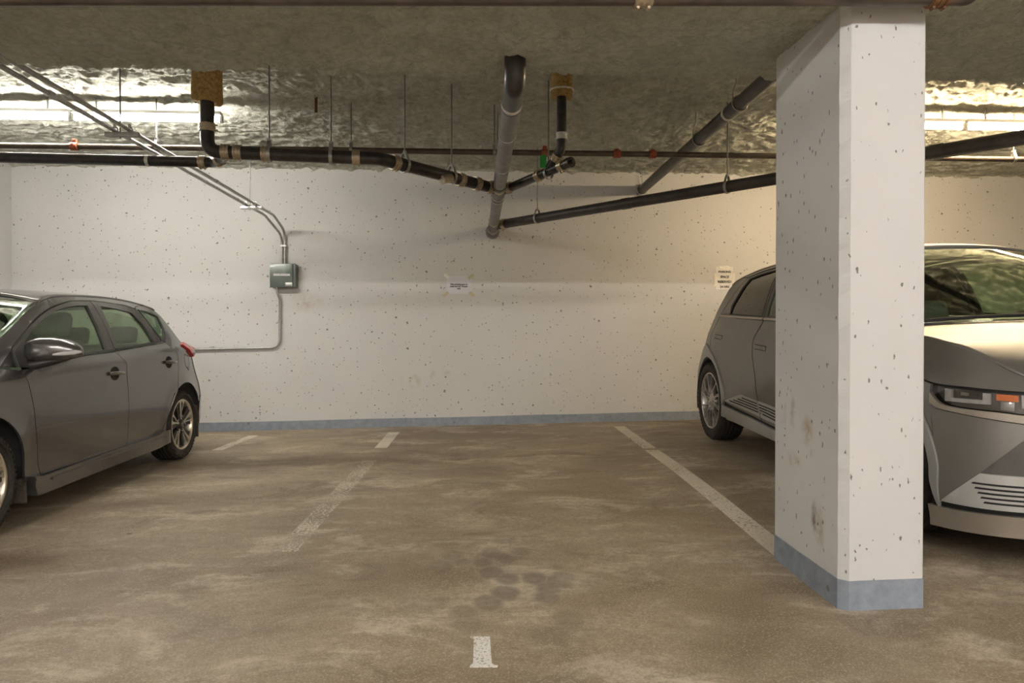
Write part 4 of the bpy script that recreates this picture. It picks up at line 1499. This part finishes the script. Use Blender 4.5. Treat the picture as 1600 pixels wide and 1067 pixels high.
        car.panel('mirror_sail', [(.385, .95), (.405, 1.055), (.53, 1.125), (.50, .96)], M['frame_grey'], None, 0.010, 0.02, (), 0.04, 0.002, (side,))
    # glass and top
    ws = [(.03, .985, -.28, 1.02), (.20, 1.065, -.05, 1.13), (.33, 1.135, .12, 1.21), (.53, 1.228, .36, 1.31), (.70, 1.308, .58, 1.39), (.84, 1.362, .76, 1.44)]
    car.cross('windscreen', ws, M['glass_clear'], None, 24, 4, 2.4, 0.005)
    car.cross('roof', [(.84, 1.364, .76, 1.442), (1.01, 1.402, .95, 1.462), (1.19, 1.424, 1.15, 1.475), (1.63, 1.444, 1.63, 1.485), (1.90, 1.446, 1.90, 1.482), (2.16, 1.434, 2.2, 1.468), (2.36, 1.407, 2.50, 1.44)], P, None, 24, 4, 2.6, 0.02)
    car.cross('rear_spoiler', [(2.36, 1.407, 2.50, 1.44), (2.46, 1.385, 2.68, 1.42), (2.50, 1.365, 2.74, 1.405)], P, None, 24, 4, 2.6, 0.02)
    car.cross('rear_window', [(2.50, 1.365, 2.72, 1.40), (2.585, 1.315, 2.80, 1.33), (2.64, 1.25, 2.88, 1.25), (2.70, 1.15, 2.97, 1.14), (2.76, 1.07, 3.04, 1.06)], M['glass_green'], None, 24, 3, 2.8, 0.005)
    car.cross('tailgate', [(2.76, 1.07, 3.04, 1.06), (2.82, 1.0, 3.14, 1.0), (2.86, .92, 3.20, .92), (2.92, .80, 3.24, .80), (2.98, .67, 3.26, .66)], P, None, 24, 3, 2.8, 0.012)
    car.cross('rear_bumper', [(2.98, .67, 3.26, .66), (3.01, .55, 3.30, .56), (3.03, .43, 3.32, .42), (3.06, .33, 3.30, .30), (3.02, .22, 3.22, .20)], P, None, 24, 3, 2.8, 0.012)
    car.panel('tail_lamp', [(2.70, 1.055), (2.77, 1.078), (2.86, 1.05), (2.93, 1.015), (2.915, .955), (2.85, .935), (2.765, .985)], M['red_lens'], None, 0.022, 0.05, (), 0.03, 0.0)
    car.panel('rear_bumper_corner', [(2.985, .50), (3.01, .56), (3.04, .50), (3.06, .33), (3.03, .20), (2.99, .20), (2.98, .36)], P, None, 0.004, 0.02, (), 0.04)
    car.cross('bonnet', [(-.60, .775, -.80, .80), (-.50, .822, -.72, .845), (-.30, .887, -.55, .92), (-.10, .937, -.42, .965), (.02, .965, -.30, 1.0)], P, None, 24, 4, 2.4, 0.012)
    sC = car.sC + 0.002
    car.panel('front_bumper', [(-.372, .40), (-.62, .60), (-1.0, .56), (sC, .54), (sC, .20), (-.9, .17), (-.55, .17), (-.37, .20)], P, None, 0.0, 0.015, (), 0.06, 0.0)
    car.panel('headlamp', [(-.62, .60), (-.62, .765), (-.85, .735), (-1.05, .69), (-1.0, .60)], M['lens'], None, 0.0, 0.01, (), 0.05)
    car.panel('headlamp_housing', [(-.60, .59), (-.60, .77), (-.85, .745), (-1.06, .70), (-1.02, .58)], M['lamp_dark'], None, -0.04, 0.01, (), 0.05)
    car.panel('grille', [(-1.0, .60), (-1.05, .69), (sC, .70), (sC, .56), (-1.0, .565)], M['satin_black'], None, -0.01, 0.015, (), 0.05, 0.0)
    car.cross('front_panel', [(-.60, .775, -.80, .80), (-.72, .74, -.835, .74), (-.80, .70, -.84, .70)], P, None, 16, 2, 2.4, 0.01)
    for side in (1, -1):
        for y in (0.0, 2.597):
            wheel(car, y, 0.318, 0.215, 0.232, 'v', side)
            liner(car, y + 0.01, 0.375, 0.30, side)
        car.panel('door_lining', [(.45, .30), (1.6, .30), (2.2, .32), (2.45, .70), (2.40, 1.04), (1.6, 1.0), (.5, .92)], M['cabin'], None, -0.045, 0.02, (), 0.08, 0.0, (side,))
    cabin(car, 1.02, 1.95, .25, .3, 1.0, M['seat_pale'], M['seat_pale'], M['dash_grey'], 1, 1.46)
    b = MB(); b.box((-.62, 2.30, .30), (.62, 2.75, .62), 0.03); b.build('boot_floor', M['cabin'], car.root)
    # registration sticker inside the windscreen top
    b = MB(); b.box((.20, .62, 1.385), (.27, .66, 1.388)); b.build('sticker', M['paper'], car.root)
    return car


hatchback()


# ---------- matte grey crossover (right)
def crossover():
    IT = [(0, .03), (.2, .02), (.3, 0), (.6, 0), (.9, .01), (1.0, .03), (1.1, .06), (1.3, .12), (1.5, .20), (1.58, .25), (1.65, .32), (1.72, .42)]

    def inset(q, z):
        i = interp(z, IT)
        if q < 0.6 and z > 0.84:
            i += sstep(0.6, 0.1, q) * (z - 0.84) * (0.42 if q > -0.4 else 0.42 + 0.5 * min(1.0, (-0.4 - q) * 2.0))
        if q > 2.85: i += 0.30 * (q - 2.85) ** 2 * (0.4 + 0.6 * sstep(0.6, 1.1, z))
        # lower door facet below the diagonal crease
        if 0.5 < q < 2.6:
            zd = 0.55 + (2.12 - q) * 0.262 if q < 2.12 else 0.55 - (q - 2.12) * 0.26
            i += 0.045 * min(1.0, max(0.0, (zd - z) / 0.22))
        # shoulder crease
        zc = interp(q, [(1.0, .955), (1.44, .97), (1.91, 1.01), (2.93, 1.06)])
        if q > 0.6: i -= 0.008 * max(0.0, 1 - abs(z - zc) / 0.10)
        return i

    fa = (2.27, 3.75); ra = (2.33, 6.75)
    car = Car('crossover_car', 'matte grey electric crossover parked nose out behind the pillar', fa + (floor_z(*fa),), ra + (floor_z(*ra),), 1.0, -1,
              [(0, -.35), (.01, -.45), (.045, -.58), (.11, -.69), (.2, -.77), (.33, -.83), (.55, -.875), (.8, -.895), (1.0, -.9)], inset)
    P = M['paint_matte']
    sC = car.sC + 0.002
    clad_o = arc(3.06, .39, .555, 0, 180, 14)
    # rear door
    rd_line = [(2.545, .45), (2.56, .56), (2.69, .71), (2.84, .83), (2.96, .895), (3.03, .925)]
    rd = car.panel('rear_door', [(1.83, 1.19), (1.92, 1.05), (1.88, .87), (1.81, .70), (1.80, .55), (1.80, .36), (2.2, .395), (2.52, .43)] + rd_line + [(3.05, 1.09), (2.97, 1.22), (2.945, 1.237), (2.4, 1.212)], P)
    ring = [(1.835, 1.195), (2.4, 1.215), (2.945, 1.238), (2.86, 1.335), (2.78, 1.43), (2.62, 1.592), (2.36, 1.625), (2.13, 1.638), (1.885, 1.645), (1.87, 1.45)]
    glr = [(1.875, 1.225), (2.3, 1.243), (2.66, 1.258), (2.655, 1.33), (2.585, 1.45), (2.50, 1.572), (2.30, 1.595), (2.10, 1.607), (1.925, 1.612), (1.91, 1.45)]
    car.panel('window_frame', ring, M['frame_grey'], rd, 0.002, 0.03, [glr], 0.045)
    car.panel('window_glass', glr, M['glass_dark'], rd, -0.006, 0.005, (), 0.05, -0.005)
    car.panel('window_seal', [(1.865, 1.218), (2.3, 1.235), (2.675, 1.25), (2.672, 1.335), (2.60, 1.46), (2.51, 1.588), (2.30, 1.612), (2.10, 1.622), (1.913, 1.626), (1.90, 1.45)], M['gap'], rd, 0.004, 0.012, [glr], 0.05, 0.0)
    car.panel('belt_strip', [(1.84, 1.193), (2.4, 1.213), (2.945, 1.237), (2.94, 1.252), (2.4, 1.232), (1.84, 1.213)], M['trim_tan'], rd, 0.010, 0.02, (), 0.04, 0.001)

    def bottom(q): return interp(q, [(.6, .335), (1.42, .362), (1.81, .388), (2.46, .432), (2.53, .447)])

    def top(q): return interp(q, [(.6, .42), (.75, .455), (1.42, .50), (1.81, .53), (2.12, .55), (2.53, .452)])

    def lower_trim(door, q0, q1, tip):
        pts = [(q0, bottom(q0)), (q1, bottom(q1))]
        tp = [q for q in (2.12, 1.81, 1.42, .75) if q0 < q < q1]
        pts += [(q1, top(q1))] + [(q, top(q)) for q in tp] + [(q0, top(q0))]
        t = car.panel('lower_trim', pts, M['trim_light'], door, 0.008, 0.02, (), 0.045, 0.003, smooth=False)
        for k in range(4):
            u = 0.28 + 0.17 * k
            lo = []; hi = []
            qe = min(q1 - 0.02, 2.40 - 0.10 * k) if tip else q1 - 0.01
            qs = max(q0 + 0.01, 0.75)
            for j in range(9):
                q = qs + (qe - qs) * j / 8
                tt = min(top(min(q, 2.12)), .56)
                zz = bottom(q) + (tt - bottom(q)) * u
                if q > 2.12: zz = min(zz, top(q) - 0.012)
                lo.append((q, zz - 0.0055)); hi.append((q, zz + 0.0055))
            car.panel('groove', lo + hi[::-1], M['gap'], door, 0.0095, 0.004, (), 0.06, 0.0, smooth=False)

    lower_trim(rd, 1.81, 2.53, True)
    fd = car.panel('front_door', [(.50, 1.12), (.47, .95), (.50, .70), (.58, .345), (1.2, .335), (1.79, .36), (1.79, .55), (1.80, .70), (1.87, .87), (1.91, 1.05), (1.82, 1.19), (1.2, 1.163)], P)
    ringf = [(.50, 1.125), (1.2, 1.168), (1.825, 1.195), (1.86, 1.45), (1.875, 1.645), (1.55, 1.64), (1.15, 1.60), (.80, 1.40)]
    glf = [(.66, 1.165), (1.2, 1.20), (1.77, 1.225), (1.80, 1.45), (1.815, 1.610), (1.55, 1.605), (1.18, 1.57), (.86, 1.39)]
    car.panel('window_frame', ringf, M['satin_black'], fd, 0.002, 0.03, [glf], 0.045)
    car.panel('window_glass', glf, M['glass_green'], fd, -0.006, 0.005, (), 0.06, -0.005)
    car.panel('belt_strip', [(.52, 1.125), (1.2, 1.168), (1.82, 1.193), (1.82, 1.212), (1.2, 1.188), (.54, 1.145)], M['trim_tan'], fd, 0.010, 0.02, (), 0.04, 0.001)
    lower_trim(fd, .62, 1.79, False)
    for door, q0, z0 in ((rd, 2.70, 1.005), (fd, 1.62, .935)):
        a = [(q0, z0 + .012), (q0 + .22, z0 + .022), (q0 + .22, z0 + .052), (q0, z0 + .042)]
        car.panel('handle_outline', [(a[0][0] - .006, a[0][1] - .006), (a[1][0] + .006, a[1][1] - .006), (a[2][0] + .006, a[2][1] + .006), (a[3][0] - .006, a[3][1] + .006)], M['gap'], door, 0.001, 0.004, (), 0.05, 0.0, smooth=False)
        car.panel('door_handle', a, P, door, 0.003, 0.006, (), 0.05, 0.0, smooth=False)
    sl = car.panel('side_sill', [(.52, .315), (1.43, .325), (2.1, .365), (2.60, .40), (2.575, .262), (2.0, .247), (1.44, .232), (.52, .215)], M['trim_light'], None, 0.012, 0.06, (), 0.05, 0.002)
    car.panel('sill_groove', [(.52, .30), (1.43, .315), (2.1, .355), (2.60, .39), (2.56, .445), (2.46, .428), (1.81, .384), (1.42, .358), (.55, .345)], M['gap'], None, -0.012, 0.02, (), 0.06, 0.0)
    arch_i = arc(3.05, .385, .445, -14, 192, 24)
    car.panel('wheel_arch', [(2.56, .262), (2.60, .40), (2.545, .45), (2.56, .56), (2.69, .71), (2.84, .83), (2.96, .895), (3.09, .935), (3.23, .952), (3.36, .925), (3.46, .82), (3.51, .62), (3.53, .45), (3.52, .28)] + [p for p in arch_i], M['clad'], None, 0.012, 0.05, (), 0.04, 0.001)
    quarter = [(2.955, 1.238), (2.975, 1.22), (3.055, 1.09), (3.04, .93), (3.09, .94), (3.23, .956), (3.34, .935), (3.335, .98), (3.315, 1.09), (3.21, 1.21), (3.12, 1.31), (3.035, 1.41), (2.965, 1.505), (2.89, 1.565), (2.76, 1.602), (2.625, 1.596), (2.78, 1.434), (2.87, 1.335)]
    qp = car.panel('quarter_panel', quarter, P)
    car.panel('pillar_strip', [(2.665, 1.262), (2.90, 1.262), (2.84, 1.33), (2.755, 1.43), (2.60, 1.578), (2.535, 1.585), (2.62, 1.45), (2.69, 1.335)], P, rd, 0.006, 0.01, (), 0.05, 0.003)
    rail = [(.10, 1.12), (.42, 1.29), (.75, 1.52), (.95, 1.61), (1.15, 1.65), (1.6, 1.672), (2.14, 1.672), (2.40, 1.657), (2.61, 1.630), (2.76, 1.605), (2.625, 1.600), (2.36, 1.632), (2.13, 1.645), (1.88, 1.652), (1.55, 1.646), (1.15, 1.607), (.79, 1.405), (.49, 1.128), (.35, 1.07)]
    car.panel('side_rail', rail, P, None, 0.003, 0.02, (), 0.05)
    # front corner
    fo = arc(0, .39, .50, 0, 180, 14); fi = arc(0, .39, .445, -12, 192, 20)
    car.panel('wheel_arch', [(.56, .22), (.55, .33), (.50, .40)] + arc(0, .39, .497, 6, 172, 16) + [(-.49, .36), (-.497, .28), (-.49, .25)] + fi[::-1][1:-1], M['clad'], None, 0.012, 0.05, (), 0.04, 0.001)
    fend = [(.50, 1.10), (.47, .95), (.50, .70), (.56, .40)] + [p for p in arc(0, .39, .502, 4, 168, 14)] + [(-.47, .52), (-.44, .76), (-.43, .858), (-.2, .905), (0, .95), (.3, 1.04)]
    car.panel('front_fender', fend, P)
    hs = [(.42, 1.085), (.3, 1.045), (0, .955), (-.2, .910), (-.43, .864), (-.64, .854), (-.85, .844), (-1.05, .836), (-1.3, .828), (sC, .822), (sC, .850), (-1.3, .855), (-1.05, .868), (-.95, .885), (-.85, .915), (-.72, .968), (-.51, 1.032), (-.42, 1.05), (-.2, 1.08), (.0, 1.095), (.36, 1.115)]
    hood = car.cross('bonnet', [(sC + .02, .850, -.895, .852), (-1.35, .856, -.890, .862), (-1.05, .868, -.875, .885), (-.95, .885, -.85, .905), (-.85, .915, -.80, .935), (-.72, .968, -.68, .985), (-.51, 1.032, -.47, 1.05), (-.42, 1.05, -.36, 1.075), (-.2, 1.08, -.18, 1.11), (.0, 1.095, -.02, 1.135), (.36, 1.115, .14, 1.165)], P, None, 30, 4, 2.4, 0.012)
    car.panel('bonnet_side', hs, P, hood, 0.0, 0.014, (), 0.05, 0.001)
    car.panel('bonnet_edge', [(-.43, .866), (-.64, .856), (-.85, .846), (-1.2, .835), (-1.2, .822), (-.85, .832), (-.64, .842), (-.43, .852)], M['gap'], None, -0.012, 0.01, (), 0.05, 0.0)
    # head lamp
    cover = [(-.43, .853), (-.64, .843), (-.85, .833), (-1.06, .824), (-1.06, .725), (-.85, .743), (-.76, .751), (-.57, .760), (-.49, .773), (-.43, .823)]
    hl = car.panel('headlamp', cover, M['lamp_dark'], None, -0.045, 0.02, (), 0.04, -0.004, label='head lamp with square white light guide and amber signal')
    car.panel('lamp_cover', cover, M['lens'], hl, 0.0, 0.004, (), 0.04, 0.002)
    car.panel('light_guide', [(-.50, .838), (-.535, .836), (-.535, .797), (-.69, .797), (-.69, .830), (-.722, .829), (-.722, .778), (-.50, .778)], M['drl'], hl, -0.022, 0.02, (), 0.03, 0.0, smooth=False, label='white light guide')
    car.panel('lamp_lens', [(-.545, .832), (-.665, .828), (-.665, .802), (-.545, .802)], M['rim_dark'], hl, -0.03, 0.012, (), 0.03, 0.0, smooth=False)
    car.panel('lamp_lens', [(-.585, .828), (-.625, .826), (-.625, .812), (-.585, .812)], M['chrome'], hl, -0.026, 0.008, (), 0.03, 0.0, smooth=False)
    car.panel('amber_signal', [(-.748, .829), (-.838, .825), (-.838, .795), (-.748, .800)], M['amber'], hl, -0.022, 0.02, (), 0.03, 0.0, smooth=False, label='orange signal lens')
    car.panel('lamp_lens', [(-.765, .795), (-.822, .793), (-.822, .752), (-.765, .756)], M['chrome'], hl, -0.03, 0.012, (), 0.03, 0.0, smooth=False)
    car.panel('light_guide', [(-.85, .826), (-.88, .824), (-.88, .790), (-1.0, .786), (-1.0, .820), (-1.03, .818), (-1.03, .765), (-.85, .768)], M['drl'], hl, -0.022, 0.02, (), 0.03, 0.0, smooth=False)
    car.panel('lamp_trim', [(-.43, .820), (-.43, .762), (-.47, .742), (-.58, .730), (-.85, .700), (-1.1, .672), (-1.1, .718), (-.85, .739), (-.76, .747), (-.57, .756), (-.49, .769)], M['trim_tan'], None, 0.004, 0.02, (), 0.035, 0.0015)
    bump = car.panel('front_bumper', [(-.435, .758), (-.47, .740), (-.58, .728), (-.85, .698), (-1.1, .670), (-1.1, .72), (-1.06, .82), (-1.2, .818), (sC, .815), (sC, .295), (-.85, .298), (-.49, .287), (-.475, .36), (-.45, .46), (-.465, .54)], P, None, 0.0, 0.015, (), 0.05, 0.001)
    car.panel('lower_facet_shade', [(-.692, .462), (-.85, .622), (-1.0, .645), (-1.35, .645), (sC, .645), (sC, .455), (-.85, .465)], M['frame_grey'], bump, 0.004, 0.006, (), 0.05, 0.0, smooth=False)  # darker grey overlay paints the facet's shade instead of tilting the bumper surface
    car.panel('lower_trim', [(-.505, .288), (-.69, .458), (-.85, .461), (-1.35, .455), (-1.35, .305), (-.85, .300)], M['trim_light'], bump, 0.007, 0.012, (), 0.04, 0.0, smooth=False)
    for k in range(5):
        z = .405 - .021 * k
        s0 = -.655 - .012 * k
        car.panel('groove', [(s0, z), (-.85, z + .004), (-1.32, z), (-1.32, z + .009), (-.85, z + .013), (s0 - .006, z + .009)], M['gap'], bump, 0.0085, 0.004, (), 0.05, 0.0, smooth=False)
    car.panel('bumper_groove', [(-.44, .290), (-.49, .288), (-.85, .299), (sC, .300), (sC, .265), (-.85, .265), (-.49, .250), (-.44, .248)], M['gap'], bump, -0.008, 0.02, (), 0.05, 0.0)
    car.panel('bumper_lip', [(-.43, .256), (-.49, .257), (-.85, .276), (sC, .280), (sC, .180), (-.85, .176), (-.55, .160), (-.43, .150)], M['trim_tan'], bump, 0.014, 0.05, (), 0.04, 0.0)
    # glass and top
    car.cross('windscreen', [(.36, 1.125, .10, 1.165), (.42, 1.29, .33, 1.32), (.58, 1.41, .52, 1.45), (.75, 1.52, .70, 1.57), (.95, 1.61, .88, 1.672)], M['glass_clear'], None, 24, 4, 2.4, 0.005)
    car.cross('cowl', [(.34, 1.10, .06, 1.135), (.40, 1.16, .13, 1.180)], M['satin_black'], None, 24, 3, 2.4, 0.01)
    for x0 in (-0.62, 0.05):
        b = MB()
        e = car.S(.36, 1.125, 1)
        pts = []
        for j in range(9):
            x = x0 + 0.60 * j / 8
            u = abs(x) / e.x
            wgt = 1 - u ** 2.4
            pts.append((x, e.y + (.12 - e.y) * wgt - 0.01, e.z + (1.185 - e.z) * wgt + 0.008))
        b.tube(pts, 0.010, 8); b.build('wiper', M['gap'], car.root)
    car.cross('roof', [(.95, 1.61, .88, 1.675), (1.15, 1.652, 1.08, 1.712), (1.6, 1.674, 1.6, 1.735), (2.14, 1.674, 2.14, 1.730), (2.40, 1.659, 2.42, 1.715), (2.61, 1.632, 2.68, 1.69), (2.76, 1.607, 2.95, 1.665)], P, None, 24, 4, 2.6, 0.02)
    car.cross('rear_spoiler', [(2.76, 1.607, 2.95, 1.665), (2.89, 1.567, 3.18, 1.635), (2.93, 1.535, 3.22, 1.60)], P, None, 24, 3, 2.6, 0.02)
    car.cross('rear_window', [(2.93, 1.535, 3.15, 1.58), (2.965, 1.505, 3.20, 1.53), (3.035, 1.41, 3.30, 1.42), (3.12, 1.31, 3.42, 1.31), (3.21, 1.21, 3.52, 1.21)], M['glass_dark'], None, 24, 3, 2.8, 0.006)
    car.cross('tailgate', [(3.21, 1.21, 3.52, 1.21), (3.315, 1.09, 3.66, 1.09), (3.335, .98, 3.72, .96), (3.40, .85, 3.76, .84), (3.46, .72, 3.78, .70)], P, None, 24, 3, 2.8, 0.012)
    car.cross('rear_bumper', [(3.46, .78, 3.78, .72), (3.51, .60, 3.82, .58), (3.53, .45, 3.83, .42), (3.51, .28, 3.76, .26)], M['clad'], None, 24, 3, 2.8, 0.012)
    for side in (1, -1):
        for y in (0.0, 3.05):
            wheel(car, y, 0.39, 0.25, 0.283, 'turbine', side)
            liner(car, y, 0.455, 0.34, side)
        car.panel('door_lining', [(.55, .34), (1.8, .38), (2.5, .45), (2.9, .9), (2.90, 1.19), (1.8, 1.16), (.6, 1.10)], M['cabin'], None, -0.07, 0.02, (), 0.09, 0.0, (side,))
        root = empty('wing_mirror', (side * 0.93, .72, 1.19), car.root)
        b = MB(); b.box((min(side * .05, side * .25), -.06, -.02), (max(side * .05, side * .25), .06, .12), 0.03); b.build('mirror_housing', P, root)
        b = MB(); b.tube([(side * -.03, 0, -.03), (side * .12, 0, .0)], [.03, .022], 10); b.build('mirror_foot', M['satin_black'], root)
    cabin(car, 1.15, 2.25, .42, .3, 1.15, M['seat_cloth'], M['seat_cloth'], M['dash_grey'], 1, 1.7)
    b = MB(); b.box((-.72, 2.60, .40), (.72, 3.25, .80), 0.03); b.build('boot_floor', M['cabin'], car.root)
    return car


crossover()
